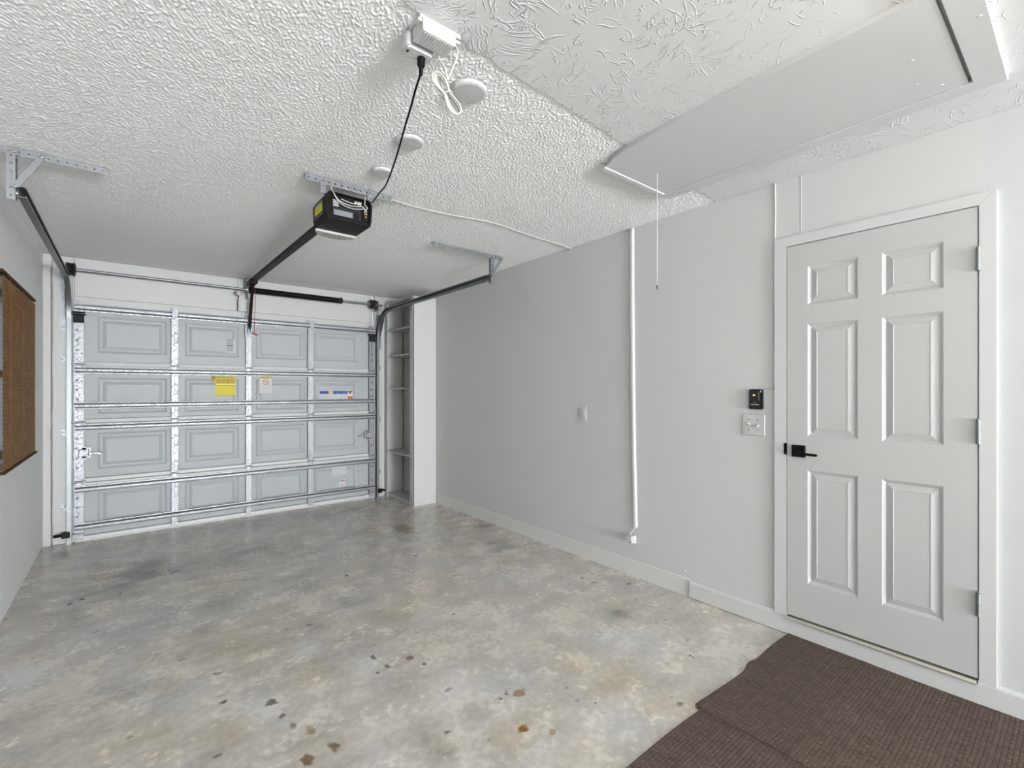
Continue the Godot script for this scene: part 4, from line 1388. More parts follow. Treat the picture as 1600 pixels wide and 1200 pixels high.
# ------------------------------------------------------------------ tracks
func tracks():
	for e in 2:
		var sx := -1.0 if e == 0 else 1.0          # outwards
		var x0 := -0.421 if e == 0 else 2.428       # web of the channel
		var t := thing("door_track", Vector3(x0, 0, -5.64), ["galvanized garage door track by the window wall", "galvanized garage door track beside the white shelves"][e], "track", "garage door tracks")
		var prof := [Vector2(0, -0.026), Vector2(0.030, -0.026), Vector2(0.030, -0.015), Vector2(0.028, -0.015), Vector2(0.028, -0.024), Vector2(0.002, -0.024), Vector2(0.002, 0.024), Vector2(0.028, 0.024), Vector2(0.028, 0.015), Vector2(0.030, 0.015), Vector2(0.030, 0.026), Vector2(0, 0.026)]
		var zt := ZD + 0.056
		var R := 0.335
		var ytop := 2.305
		var X := Vector3(-sx, 0, 0)
		var fr := []
		# vertical: local y points into the room
		for y in [0.0, ytop - R]:
			fr.append(XF(X, Vector3.BACK, Vector3.UP, Vector3(x0, y, zt)))
		var st := S()
		sweep(st, prof, fr)
		part(t, "vertical_track", st, M.track)
		fr = []
		for k in 13:
			var a := PI * 0.5 * k / 12
			var tang := Vector3(0, cos(a), sin(a))
			var nor := Vector3(0, -sin(a), cos(a))
			fr.append(XF(X, nor, tang, Vector3(x0, ytop - R + R * sin(a), zt + R - R * cos(a))))
		st = S()
		sweep(st, prof, fr)
		part(t, "curved_track", st, M.track)
		fr = [XF(X, Vector3.DOWN, Vector3.BACK, Vector3(x0, ytop, zt + R)), XF(X, Vector3.DOWN, Vector3.BACK, Vector3(x0, ytop + 0.012, -3.30))]
		st = S()
		sweep(st, prof, fr)
		part(t, "horizontal_track", st, M.track)
		# flag bracket and jamb brackets
		st = S()
		var xo := x0 + sx * 0.003
		extr(st, [Vector2(0, 1.86), Vector2(0.030, 1.86), Vector2(0.075, 1.98), Vector2(0.20, 2.20), Vector2(0.20, 2.28), Vector2(0, 2.28)], XF(Vector3(0, 0, 1), Vector3.UP, Vector3(sx, 0, 0), Vector3(x0 + sx * 0.001, 0, ZD + 0.024)), 0.0025)
		box(st, Vector3(xo, 1.86, ZD + 0.022), Vector3(xo + sx * 0.045, 2.28, ZD + 0.025))
		for y in [1.90, 2.10, 2.23]:
			lathe(st, [Vector2(0.0, 0.008), Vector2(0.007, 0.007), Vector2(0.008, 0.0)], XF(Vector3.RIGHT, Vector3.BACK, Vector3.DOWN, Vector3(xo + sx * 0.026, y, ZD + 0.025)), 6)
		part(t, "flag_bracket", st, M.steel)
		for y in [0.315, 0.975, 1.62]:
			st = S()
			box(st, Vector3(x0, y - 0.03, ZD + 0.024), Vector3(x0 + sx * 0.0025, y + 0.03, ZD + 0.07))
			box(st, Vector3(x0, y - 0.03, ZD + 0.022), Vector3(x0 + sx * 0.042, y + 0.03, ZD + 0.0245))
			lathe(st, [Vector2(0.0, 0.008), Vector2(0.008, 0.007), Vector2(0.009, 0.0)], XF(Vector3.RIGHT, Vector3.BACK, Vector3.DOWN, Vector3(x0 + sx * 0.026, y, ZD + 0.0245)), 6)
			part(t, "jamb_bracket", st, M.steel)
		# hanger: ceiling angle, strap and brace of perforated angle
		var zh := -3.285
		var ax: Array = [-0.50, -0.088] if e == 0 else [1.862, 2.562]
		perforated(t, "ceiling_angle", Vector3(ax[0], H - 0.033, zh), Vector3(ax[1], H - 0.033, zh), 0.030)
		st = S()
		box(st, Vector3(ax[0], H - 0.003, zh - 0.030), Vector3(ax[1], H - 0.0005, zh))
		part(t, "angle_flange", st, M.steel)
		var xs := x0 + sx * 0.004
		perforated_vertical(t, xs, 2.27, H - 0.02, zh + 0.002, -sx)
		st = S()
		var top := Vector3(-0.335, H - 0.022, zh + 0.008) if e == 0 else Vector3(2.535, H - 0.03, zh + 0.008)
		bar(st, top, Vector3(x0 + sx * 0.002, 2.335, zh + 0.010), 0.024, 0.003, Vector3.BACK)
		bar(st, top + Vector3(0, -0.010, -0.010), Vector3(x0 + sx * 0.002, 2.325, zh), 0.003, 0.022, Vector3.BACK)
		part(t, "brace", st, M.steel)
		for q in [top, Vector3(x0 + sx * 0.004, 2.33, zh + 0.01), Vector3(x0 + sx * 0.01, H - 0.02, zh), Vector3(x0, 2.30, zh + 0.004)]:
			st = S()
			lathe(st, [Vector2(0.0, 0.012), Vector2(0.008, 0.011), Vector2(0.0085, 0.0)], XF(Vector3.RIGHT, Vector3.BACK, Vector3.DOWN, q), 6)
			part(t, "bolt", st, M.steel)
		# sensor or stop bracket near the floor
		st = S()
		var xb := x0 + sx * 0.002
		box(st, Vector3(xb - sx * 0.025, 0.062, zt + 0.030), Vector3(xb + sx * 0.03, 0.112, zt + 0.052), 0.004)
		bar(st, Vector3(xb + sx * 0.01, 0.090, zt + 0.034), Vector3(xb + sx * 0.082, 0.082, zt + 0.018), 0.010, 0.024, Vector3.UP, 0.003)
		part(t, "floor_bracket", st, M.black, "black bracket low on the track")

# a strip in the xy plane with holes
func perforated(t, called: String, a: Vector3, b: Vector3, h: float):
	var st := S()
	var L := (b - a).length()
	var n := int(L / 0.034)
	var w := L / n
	for k in n:
		rect_hole(st, XF(Vector3.RIGHT, Vector3.UP, Vector3.BACK, a + (b - a).normalized() * w * (k + 0.5) + Vector3(0, h * 0.5, 0)), w, h, 0.0055, 0.0025, Vector2.ZERO, 12)
	part(t, called, st, M.steel)

func perforated_vertical(t, x: float, y0: float, y1: float, z: float, sx: float):
	var st := S()
	var n := int((y1 - y0) / 0.034)
	var w := (y1 - y0) / n
	for k in n:
		rect_hole(st, XF(Vector3.RIGHT, Vector3.UP, Vector3.BACK, Vector3(x - sx * 0.016, y0 + w * (k + 0.5), z)), 0.032, w, 0.0055, 0.0025, Vector2.ZERO, 12)
	for k in n:
		rect_hole(st, XF(Vector3(0, 0, 1), Vector3.UP, Vector3(-1, 0, 0), Vector3(x, y0 + w * (k + 0.5), z - 0.016)), 0.030, w, 0.0055, 0.0025, Vector2.ZERO, 12)
	part(t, "hanger_strap", st, M.steel)

# ------------------------------------------------------------------ torsion spring over the door
func torsion():
	var y := 2.394
	var z := ZD + 0.12
	var t := thing("torsion_spring_shaft", Vector3(1.0, y, z), "steel torsion shaft with black spring above the garage door", "torsion shaft")
	var st := S()
	tube(st, [Vector3(-0.44, y, z), Vector3(2.452, y, z)], 0.0127, 16)
	part(t, "shaft", st, M.steel)
	var SX := func(x: float, s: float) -> Transform3D: return XF(Vector3.UP, Vector3(s, 0, 0), Vector3(0, 0, 1), Vector3(x, y, z))
	# the spring: a tight coil
	var pr := [Vector2(0.0127, 0.0)]
	var n := 92
	for k in n + 1:
		pr.append(Vector2(0.0295, 0.9 * k / n))
		pr.append(Vector2(0.0312, 0.9 * (k + 0.5) / n))
	pr.append(Vector2(0.0127, 0.911))
	st = S()
	lathe(st, pr, SX.call(1.005, 1.0), 20)
	part(t, "spring", st, M.spring)
	for q in [[0.985, 1.0], [1.945, -1.0]]:
		st = S()
		lathe(st, [Vector2(0.0127, -0.012), Vector2(0.024, -0.012), Vector2(0.037, 0.0), Vector2(0.037, 0.012), Vector2(0.030, 0.022), Vector2(0.028, 0.035), Vector2(0.0127, 0.036)], SX.call(q[0], q[1]), 20)
		part(t, "spring_cone", st, M.drum)
	for q in [[-0.363, -1.0], [2.300, 1.0]]:
		st = S()
		var dp := [Vector2(0.0127, -0.006), Vector2(0.03, -0.006), Vector2(0.056, 0.0), Vector2(0.060, 0.005), Vector2(0.053, 0.010)]
		for k in 4:
			dp.append(Vector2(0.049, 0.013 + k * 0.008))
			dp.append(Vector2(0.0525, 0.017 + k * 0.008))
		dp.append_array([Vector2(0.056, 0.048), Vector2(0.058, 0.054), Vector2(0.030, 0.056), Vector2(0.030, 0.066), Vector2(0.0127, 0.066)])
		lathe(st, dp, SX.call(q[0], q[1]), 28)
		part(t, "cable_drum", st, M.drum, "dark cable drum")
		# end bearing plate
		st = S()
		var xb: float = -0.436 if q[1] < 0 else 2.386
		box(st, Vector3(xb, y - 0.075, ZD + 0.023), Vector3(xb + 0.003, y + 0.05, z + 0.03))
		box(st, Vector3(xb - 0.03, y - 0.075, ZD + 0.023), Vector3(xb + 0.003, y + 0.05, ZD + 0.026))
		part(t, "end_plate", st, M.steel)
		st = S()
		var xc: float = -0.385 if q[1] < 0 else 2.331
		tube(st, [Vector3(xc, y, z - 0.049), Vector3(-0.379 if q[1] < 0 else 2.387, 0.08, ZD + 0.052)], 0.0017, 6)
		var lc := thing("lift_cable", Vector3(xc, 0.08, ZD + 0.052), "thin steel lift cable beside the " + ("left" if q[1] < 0 else "right") + " edge of the garage door", "cable", "garage door lift cables")
		part(lc, "strand", st, M.track)
	# centre bearing plate
	st = S()
	box(st, Vector3(0.962, y - 0.085, ZD + 0.022), Vector3(0.966, y + 0.07, z + 0.035))
	box(st, Vector3(0.962, y - 0.085, ZD + 0.022), Vector3(1.02, y + 0.07, ZD + 0.026))
	lathe(st, [Vector2(0.013, -0.01), Vector2(0.032, -0.01), Vector2(0.032, 0.01), Vector2(0.013, 0.01)], SX.call(0.955, 1.0), 16)
	for q in [Vector2(0.935, 2.36), Vector2(0.935, 2.43), Vector2(0.99, 2.33), Vector2(0.99, 2.45)]:
		lathe(st, [Vector2(0.0, 0.012), Vector2(0.010, 0.011), Vector2(0.011, 0.0)], XF(Vector3.RIGHT, Vector3.BACK, Vector3.DOWN, Vector3(q.x, q.y, ZD + 0.030)), 6)
	part(t, "bearing_plate", st, M.steel)
	# round warning tag hanging on a wire
	st = S()
	lathe(st, [Vector2(0.0, 0.002), Vector2(0.028, 0.002), Vector2(0.028, 0.0), Vector2(0, 0)], XF(Vector3.RIGHT, Vector3(0.1, 0, 1).normalized(), Vector3.DOWN, Vector3(0.883, 2.347, z + 0.015)), 20)
	var tg := part(t, "warning_tag", st, M.white, "round white tag with red bars")
	st = S()
	for q in [[-0.016, 0.014, -0.004, -0.018], [0.004, 0.022, 0.018, -0.006]]:
		bar(st, Vector3(0.883 + q[0], 2.347 + q[1], z + 0.0185), Vector3(0.883 + q[2], 2.347 + q[3], z + 0.0185), 0.007, 0.002, Vector3.BACK)
	tube(st, circle_path(Vector3(0.883, 2.347, z + 0.0175), 0.0265, 24), 0.002, 6, false)
	part(tg, "red_print", st, M.red)
	st = S()
	tube(st, smooth_path([Vector3(0.885, 2.322, z + 0.01), Vector3(0.885, 2.29, z - 0.05), Vector3(0.888, 2.25, ZD + 0.028), Vector3(0.888, 2.185, ZD + 0.028)]), 0.004, 6)
	part(t, "tag_wire", st, M.drum)

func circle_path(c: Vector3, r: float, n: int) -> Array:
	var o := []
	for k in n + 1:
		o.append(c + Vector3(cos(TAU * k / n), sin(TAU * k / n), 0) * r)
	return o

# ------------------------------------------------------------------ opener
func opener():
	var t := thing("garage_door_opener", Vector3(0.957, 2.285, -2.72), "black garage door opener hanging from the ceiling", "door opener")
	var x0 := 0.832
	var x1 := 1.082
	var y0 := 2.285
	var y1 := 2.432
	var z0 := -2.845
	var z1 := -2.612
	# housing: bevelled shell with a recessed rear face
	var st := S()
	var sh := [Vector2(x0 + 0.006, y0), Vector2(x1 - 0.006, y0), Vector2(x1, y0 + 0.035), Vector2(x1 + 0.004, y1 - 0.03), Vector2(x1 - 0.012, y1), Vector2(x0 + 0.012, y1), Vector2(x0 - 0.006, y1 - 0.03), Vector2(x0 - 0.004, y0 + 0.035)]
	extr(st, sh, XF(Vector3.RIGHT, Vector3.UP, Vector3.BACK, Vector3(0, 0, z0)), z1 - 0.018 - z0)
	# rim standing proud of the rear panel
	var cen := Vector2((x0 + x1) * 0.5, (y0 + y1) * 0.5)
	for i in sh.size():
		var a: Vector2 = sh[i]
		var b: Vector2 = sh[(i + 1) % sh.size()]
		var ai := a + (cen - a).normalized() * 0.012
		var bi := b + (cen - b).normalized() * 0.012
		extr(st, [a, b, bi, ai], XF(Vector3.RIGHT, Vector3.UP, Vector3.BACK, Vector3(0, 0, z1 - 0.020)), 0.020)
	part(t, "housing", st, M.black)
	st = S()
	box(st, Vector3(x0 + 0.03, y0 + 0.022, z1 - 0.020), Vector3(x1 - 0.055, y1 - 0.028, z1 - 0.012), 0.003)
	var pm := mat(Color(0.17, 0.175, 0.185), 0.22, 0.2)
	var pn := part(t, "rear_panel", st, pm, "glossy dark rear panel")
	st = S()
	for k in 5:
		box(st, Vector3(x0 + 0.036, y1 - 0.042 - k * 0.0075, z1 - 0.0125), Vector3(x0 + 0.066, y1 - 0.0385 - k * 0.0075, z1 - 0.0105))
	part(pn, "vent_slot", st, M.white, "pale vent slots")
	st = S()
	box(st, Vector3(x0 + 0.04, y0 + 0.028, z1 - 0.0125), Vector3(x1 - 0.105, y0 + 0.058, z1 - 0.0108), 0.001)
	part(pn, "data_label", st, mat(Color(0.55, 0.56, 0.58), 0.25, 0.4))
	st = S()
	box(st, Vector3(x1 - 0.098, y0 + 0.030, z1 - 0.0125), Vector3(x1 - 0.068, y0 + 0.060, z1 - 0.0095), 0.002)
	box(st, Vector3(x1 - 0.046, y0 + 0.028, z1 - 0.0185), Vector3(x1 - 0.018, y1 - 0.03, z1 - 0.012), 0.002)
	part(pn, "control_block", st, M.dark)
	st = S()
	for q in [Vector2(-0.036, 0.068), Vector2(-0.027, 0.068), Vector2(-0.030, 0.052), Vector2(-0.038, 0.080), Vector2(-0.028, 0.080)]:
		lathe(st, [Vector2(0.0, 0.006), Vector2(0.0038, 0.005), Vector2(0.004, 0.0)], XF(Vector3.RIGHT, Vector3.BACK, Vector3.DOWN, Vector3(x1 + q.x, y0 + q.y, z1 - 0.012)), 8)
	part(pn, "terminal", st, M.brass, "small brass screw terminals")
	# yellow label on the left side
	var im := Image.create(128, 96, false, Image.FORMAT_RGB8)
	im.fill(Color(0.16, 0.16, 0.17))
	im.fill_rect(Rect2i(10, 4, 108, 22), Color(0.62, 0.62, 0.60))
	im.fill_rect(Rect2i(6, 24, 112, 44), Color(0.90, 0.82, 0.05))
	lines_of_print(im, Rect2i(14, 32, 96, 30), 9, 3, Color(0.35, 0.30, 0.05), 3)
	lines_of_print(im, Rect2i(80, 78, 36, 10), 6, 2, Color(0.6, 0.6, 0.6), 4)
	st = S()
	var xl := x0 - 0.0075
	quad_uv(st, Vector3(xl, y1 - 0.036, z0 + 0.03), Vector3(xl, y1 - 0.036, z1 - 0.05), Vector3(xl + 0.0022, y0 + 0.030, z1 - 0.05), Vector3(xl + 0.0022, y0 + 0.030, z0 + 0.03), Vector3.LEFT)
	part(t, "side_label", st, pic(im), "yellow and grey label")
	# translucent light lens under the far side
	st = S()
	var lp := []
	for k in 11:
		var a := PI * k / 10
		lp.append(Vector2(0.957 - cos(a) * 0.118, -(z0 + 0.012) + sin(a) * 0.10))
	extr(st, lp, XF(Vector3.RIGHT, Vector3(0, 0, -1), Vector3.UP, Vector3(0, y0 - 0.012, 0)), 0.11)
	for k in 9:
		var xx := 0.885 + k * 0.018
		var dz := 0.085 * sqrt(maxf(0.0, 1.0 - pow((xx - 0.957) / 0.112, 2)))
		box(st, Vector3(xx - 0.003, y0 - 0.015, z0 - dz + 0.004), Vector3(xx + 0.003, y0 - 0.011, z0 + 0.01))
	part(t, "light_lens", st, M.lens, "ribbed white light lens")
	# rail
	st = S()
	var ra := Vector3(0.957, 2.405, z0 - 0.01)
	var rb := Vector3(0.982, 2.468, -5.60)
	var dz := (rb - ra).normalized()
	var rx := Vector3.UP.cross(dz).normalized()
	extr(st, [Vector2(-0.024, -0.020), Vector2(0.024, -0.020), Vector2(0.024, -0.014), Vector2(0.012, -0.012), Vector2(0.012, 0.022), Vector2(-0.012, 0.022), Vector2(-0.012, -0.012), Vector2(-0.024, -0.014)], XF(rx, dz.cross(rx), dz, ra), (rb - ra).length())
	part(t, "rail", st, M.dark, "long black rail")
	st = S()
	box(st, Vector3(0.945, 2.425, -5.68), Vector3(0.949, 2.515, -5.56))
	box(st, Vector3(1.012, 2.425, -5.68), Vector3(1.016, 2.515, -5.56))
	box(st, Vector3(0.945, 2.425, -5.682), Vector3(1.016, 2.515, -5.678))
	tube(st, [Vector3(0.935, 2.45, -5.57), Vector3(1.028, 2.45, -5.57)], 0.006, 8)
	part(t, "header_bracket", st, M.steel)
	# trolley, arm, release cord
	st = S()
	box(st, Vector3(0.945, 2.425, -5.50), Vector3(1.018, 2.465, -5.34), 0.004)
	part(t, "trolley", st, M.dark)
	st = S()
	bar(st, Vector3(0.990, 2.44, -5.44), Vector3(0.990, 2.20, -5.555), 0.008, 0.028, Vector3.RIGHT, 0.001)
	bar(st, Vector3(0.990, 2.25, -5.53), Vector3(0.990, 1.985, -5.62), 0.006, 0.032, Vector3.RIGHT, 0.001)
	part(t, "door_arm", st, M.dark, "black arm linking rail and door")
	st = S()
	tube(st, smooth_path([Vector3(0.995, 2.43, -5.38), Vector3(1.000, 2.25, -5.385), Vector3(0.994, 2.05, -5.385), Vector3(0.992, 1.925, -5.385)]), 0.0028, 6)
	var rc := part(t, "release_cord", st, M.red, "thin red release cord")
	st = S()
	bar(st, Vector3(0.965, 1.925, -5.385), Vector3(1.022, 1.905, -5.38), 0.016, 0.017, Vector3.UP, 0.006)
	part(rc, "release_handle", st, M.red, "red pull handle")
	# ceiling angle and straps
	perforated(t, "mounting_angle", Vector3(0.736, H - 0.036, -2.672), Vector3(1.236, H - 0.036, -2.672), 0.033)
	st = S()
	box(st, Vector3(0.736, H - 0.003, -2.702), Vector3(1.236, H - 0.0005, -2.672))
	part(t, "angle_flange", st, M.steel)
	for x in [0.829, 1.098]:
		st = S()
		for k in 3:
			rect_hole(st, XF(Vector3.RIGHT, Vector3.UP, Vector3.BACK, Vector3(x, 2.424 + 0.030 * (k + 0.5), -2.667)), 0.028, 0.030, 0.0055, 0.003, Vector2.ZERO, 12)
		part(t, "strap", st, M.steel)
	st = S()
	bar(st, Vector3(0.81, 2.435, -2.66), Vector3(1.11, 2.44, -2.66), 0.004, 0.012, Vector3.UP)
	box(st, Vector3(0.87, 2.432, -2.78), Vector3(1.06, 2.462, -2.70), 0.004)
	part(t, "top_plate", st, M.steel)
	# thin wires on the back
	var zw := z1 + 0.004
	for q in [
		[Vector3(0.885, 2.487, -2.668), Vector3(0.86, 2.468, zw - 0.03), Vector3(0.862, 2.43, zw), Vector3(0.895, 2.39, zw), Vector3(0.96, 2.375, zw), Vector3(1.03, 2.385, zw), Vector3(1.047, 2.365, z1 - 0.006)],
		[Vector3(0.862, 2.468, zw - 0.03), Vector3(0.866, 2.42, zw), Vector3(0.905, 2.375, zw), Vector3(0.975, 2.362, zw), Vector3(1.04, 2.375, zw), Vector3(1.052, 2.362, z1 - 0.006)],
		[Vector3(1.06, 2.470, -2.668), Vector3(1.042, 2.44, zw), Vector3(1.04, 2.40, zw), Vector3(1.055, 2.385, zw), Vector3(1.045, 2.37, z1 - 0.006)],
		[Vector3(0.91, 2.405, z1 - 0.008), Vector3(0.955, 2.392, zw), Vector3(0.99, 2.392, zw)]]:
		st = S()
		tube(st, smooth_path(q, 5), 0.0022, 6)
		part(t, "wire", st, M.cord, "thin white control wire")
	st = S()
	for x in [0.985, 1.000, 1.012]:
		lathe(st, [Vector2(0, 0), Vector2(0.005, 0.001), Vector2(0.007, 0.010), Vector2(0.005, 0.018), Vector2(0, 0.019)], XF(Vector3.RIGHT, Vector3(0.2, 1, 0).normalized(), Vector3.BACK, Vector3(x, 2.388, zw)), 10)
	part(t, "wire_connector", st, M.white, "small white wire connectors")
	# black power cord from the ceiling outlet
	st = S()
	tube(st, smooth_path([Vector3(0.759, 2.425, -1.418), Vector3(0.763, 2.408, -1.437), Vector3(0.775, 2.395, -1.49), Vector3(0.800, 2.382, -1.575), Vector3(0.834, 2.371, -1.693), Vector3(0.867, 2.355, -1.806), Vector3(0.904, 2.339, -1.94), Vector3(0.945, 2.334, -2.09), Vector3(0.985, 2.356, -2.22), Vector3(1.03, 2.392, -2.39), Vector3(1.075, 2.420, -2.56), Vector3(1.092, 2.435, -2.63), Vector3(1.08, 2.43, -2.66)]), 0.0038, 8)
	var pc := part(t, "power_cord", st, M.black, "long black power cord up to the ceiling outlet")
	st = S()
	var pd := Vector3(0.02, -1.0, -0.12).normalized()
	var px := Vector3.BACK.cross(pd).normalized()
	lathe(st, [Vector2(0, 0), Vector2(0.013, 0.0), Vector2(0.014, 0.004), Vector2(0.0135, 0.026), Vector2(0.009, 0.034), Vector2(0.0075, 0.036), Vector2(0.0065, 0.058), Vector2(0, 0.058)], XF(px, pd, px.cross(pd), Vector3(0.757, 2.462, -1.412)), 8)
	part(pc, "plug", st, M.black, "black moulded plug")

# ------------------------------------------------------------------ shelves in the corner
func shelving():
	var t := thing("shelf_unit", Vector3(2.685, 0, -5.3), "tall narrow white shelf unit in the far corner", "shelf unit")
	var top := 2.413
	var xb := XR - 0.003
	var st := S()
	box(st, Vector3(2.532, 0.0, -4.945), Vector3(xb, top, -4.926), 0.002)
	part(t, "side_panel", st, M.shelf)
	st = S()
	box(st, Vector3(2.545, 0.0, ZD + 0.005), Vector3(2.772, top, ZD + 0.022), 0.001)
	part(t, "side_panel", st, M.wall)  # far inner panel in lighter wall paint to offset the dim interior
	st = S()
	box(st, Vector3(2.788, 0.0, ZD + 0.03), Vector3(2.795, top, -4.946))
	part(t, "back_panel", st, M.wall)  # same lighter paint, lifting the shaded back of the shelves
	st = S()
	box(st, Vector3(2.530, 0.0, -5.003), Vector3(2.548, top, -4.926), 0.003)
	part(t, "front_stile", st, M.shelf)
	st = S()
	box(st, Vector3(2.530, 0.0, ZD + 0.024), Vector3(2.548, top, -5.605), 0.003)
	part(t, "front_stile", st, M.shelf)
	for y in [0.565, 1.352, 1.757, 2.076]:
		st = S()
		box(st, Vector3(2.535 if y > 0.6 else 2.525, y, ZD + 0.03), Vector3(2.786, y + 0.017, -4.946), 0.002)
		part(t, "shelf", st, M.shelf)
	st = S()
	box(st, Vector3(2.535, 0.022, ZD + 0.03), Vector3(2.786, 0.040, -4.946), 0.002)
	box(st, Vector3(2.549, 0.0, -5.60), Vector3(2.562, 0.022, -5.003))
	part(t, "bottom_board", st, M.shelf)
	st = S()
	box(st, Vector3(2.532, top, ZD + 0.024), Vector3(xb, top + 0.016, -4.93), 0.002)
	part(t, "top_board", st, M.shelf)

# ------------------------------------------------------------------ attic hatch
func attic_hatch():
	var t := thing("attic_hatch", Vector3(2.17, 2.495, -0.9), "flush white attic hatch panel in the ceiling", "attic hatch")
	var yb := 2.495
	# right, far and near frame strips
	var st := S()
	box(st, Vector3(2.440, yb, -1.612), Vector3(2.520, H - 0.002, -0.198), 0.002)
	part(t, "frame_strip", st, M.hatch)
	st = S()
	box(st, Vector3(1.905, yb - 0.002, -1.616), Vector3(2.4395, H - 0.002, -1.584), 0.002)
	part(t, "frame_strip", st, M.hatch)
	st = S()
	box(st, Vector3(1.70, yb, -0.283), Vector3(2.4395, H - 0.002, -0.198), 0.002)
	part(t, "frame_strip", st, M.hatch)
	# hinged panel; its left edge bows in towards the far corner
	st = S()
	var o := [Vector2(2.436, -1.578), Vector2(1.906, -1.580), Vector2(1.868, -1.50), Vector2(1.846, -1.42), Vector2(1.830, -1.26), Vector2(1.821, -1.11), Vector2(1.810, -0.70), Vector2(1.803, -0.294), Vector2(2.436, -0.294)]
	extr(st, o, XF(Vector3.RIGHT, Vector3(0, 0, 1), Vector3.UP, Vector3(0, yb + 0.004, 0)), H - 0.001 - yb - 0.004)
	var pn := part(t, "panel", st, M.hatch)
	for q in [Vector2(2.30, -0.42), Vector2(2.12, -0.40), Vector2(2.02, -0.22), Vector2(2.30, -1.0), Vector2(2.05, -0.9), Vector2(2.38, -0.36)]:
		st = S()
		lathe(st, [Vector2(0, -0.002), Vector2(0.006, -0.0015), Vector2(0.007, 0)], XF(Vector3.RIGHT, Vector3.UP, Vector3.BACK, Vector3(q.x, yb + 0.004 if q.y < -0.3 else yb, q.y)), 8)
		part(pn, "screw_head", st, M.hatch)
	# pull cord
	var c := thing("pull_cord", Vector3(2.177, 1.884, -1.459), "thin white pull cord hanging from the attic hatch", "cord")
	st = S()
	tube(st, [Vector3(2.177, yb + 0.004, -1.459), Vector3(2.177, 2.2, -1.459), Vector3(2.176, 1.90, -1.459)], 0.0022, 6)
	part(c, "string", st, M.cord)
	st = S()
	lathe(st, [Vector2(0, 0), Vector2(0.004, 0.003), Vector2(0.0045, 0.018), Vector2(0.0025, 0.026), Vector2(0, 0.027)], XF(Vector3.RIGHT, Vector3.UP, Vector3.BACK, Vector3(2.176, 1.882, -1.459)), 8)
	part(c, "knot", st, mat(Color(0.35, 0.34, 0.33), 0.6))

# ------------------------------------------------------------------ brown blind
func window_blind():
	var z0 := -4.985
	var z1 := -3.822
	var t := thing("window_blind", Vector3(XL + 0.03, 0.877, (z0 + z1) * 0.5), "brown horizontal slat blind closed over the window", "blind")
	var L := z1 - z0
	var st := S()
	var pr := []
	var n := 5
	for k in n + 1:
		var a := lerpf(-0.5, 0.5, float(k) / n)
		pr.append(Vector2(0.003 - 0.012 * a * a, a * 0.027))
	for k in n + 1:
		var a := lerpf(0.5, -0.5, float(k) / n)
		pr.append(Vector2(0.003 - 0.012 * a * a - 0.0012, a * 0.027))
	extr(st, pr, XF(Vector3.RIGHT, Vector3.UP, Vector3.BACK, Vector3(0, 0, -L * 0.5)), L)
	var mesh := st.commit()
	var y := 0.903
	while y < 1.995:
		part_at(t, "slat", mesh, M.slat, Transform3D(Basis(Vector3.BACK, 0.13), Vector3(XL + 0.030 + rng.randf_range(-0.0007, 0.0007), y, (z0 + z1) * 0.5)))
		y += 0.0245
	var dk := mat(Color(0.27, 0.18, 0.08), 0.6, 0.0, 0.2)
	st = S()
	box(st, Vector3(XL + 0.018, 0.876, z0 - 0.004), Vector3(XL + 0.044, 0.891, z1 + 0.004), 0.004)
	part(t, "bottom_rail", st, dk)
	st = S()
	box(st, Vector3(XL + 0.004, 2.006, z0 - 0.004), Vector3(XL + 0.036, 2.024, z1 + 0.004), 0.003)
	part(t, "head_rail", st, dk)
	for z in [-4.85, -4.4, -3.96]:
		st = S()
		tube(st, [Vector3(XL + 0.043, 0.89, z), Vector3(XL + 0.043, 2.0, z)], 0.0013, 5)
		part(t, "ladder_cord", st, M.slat)

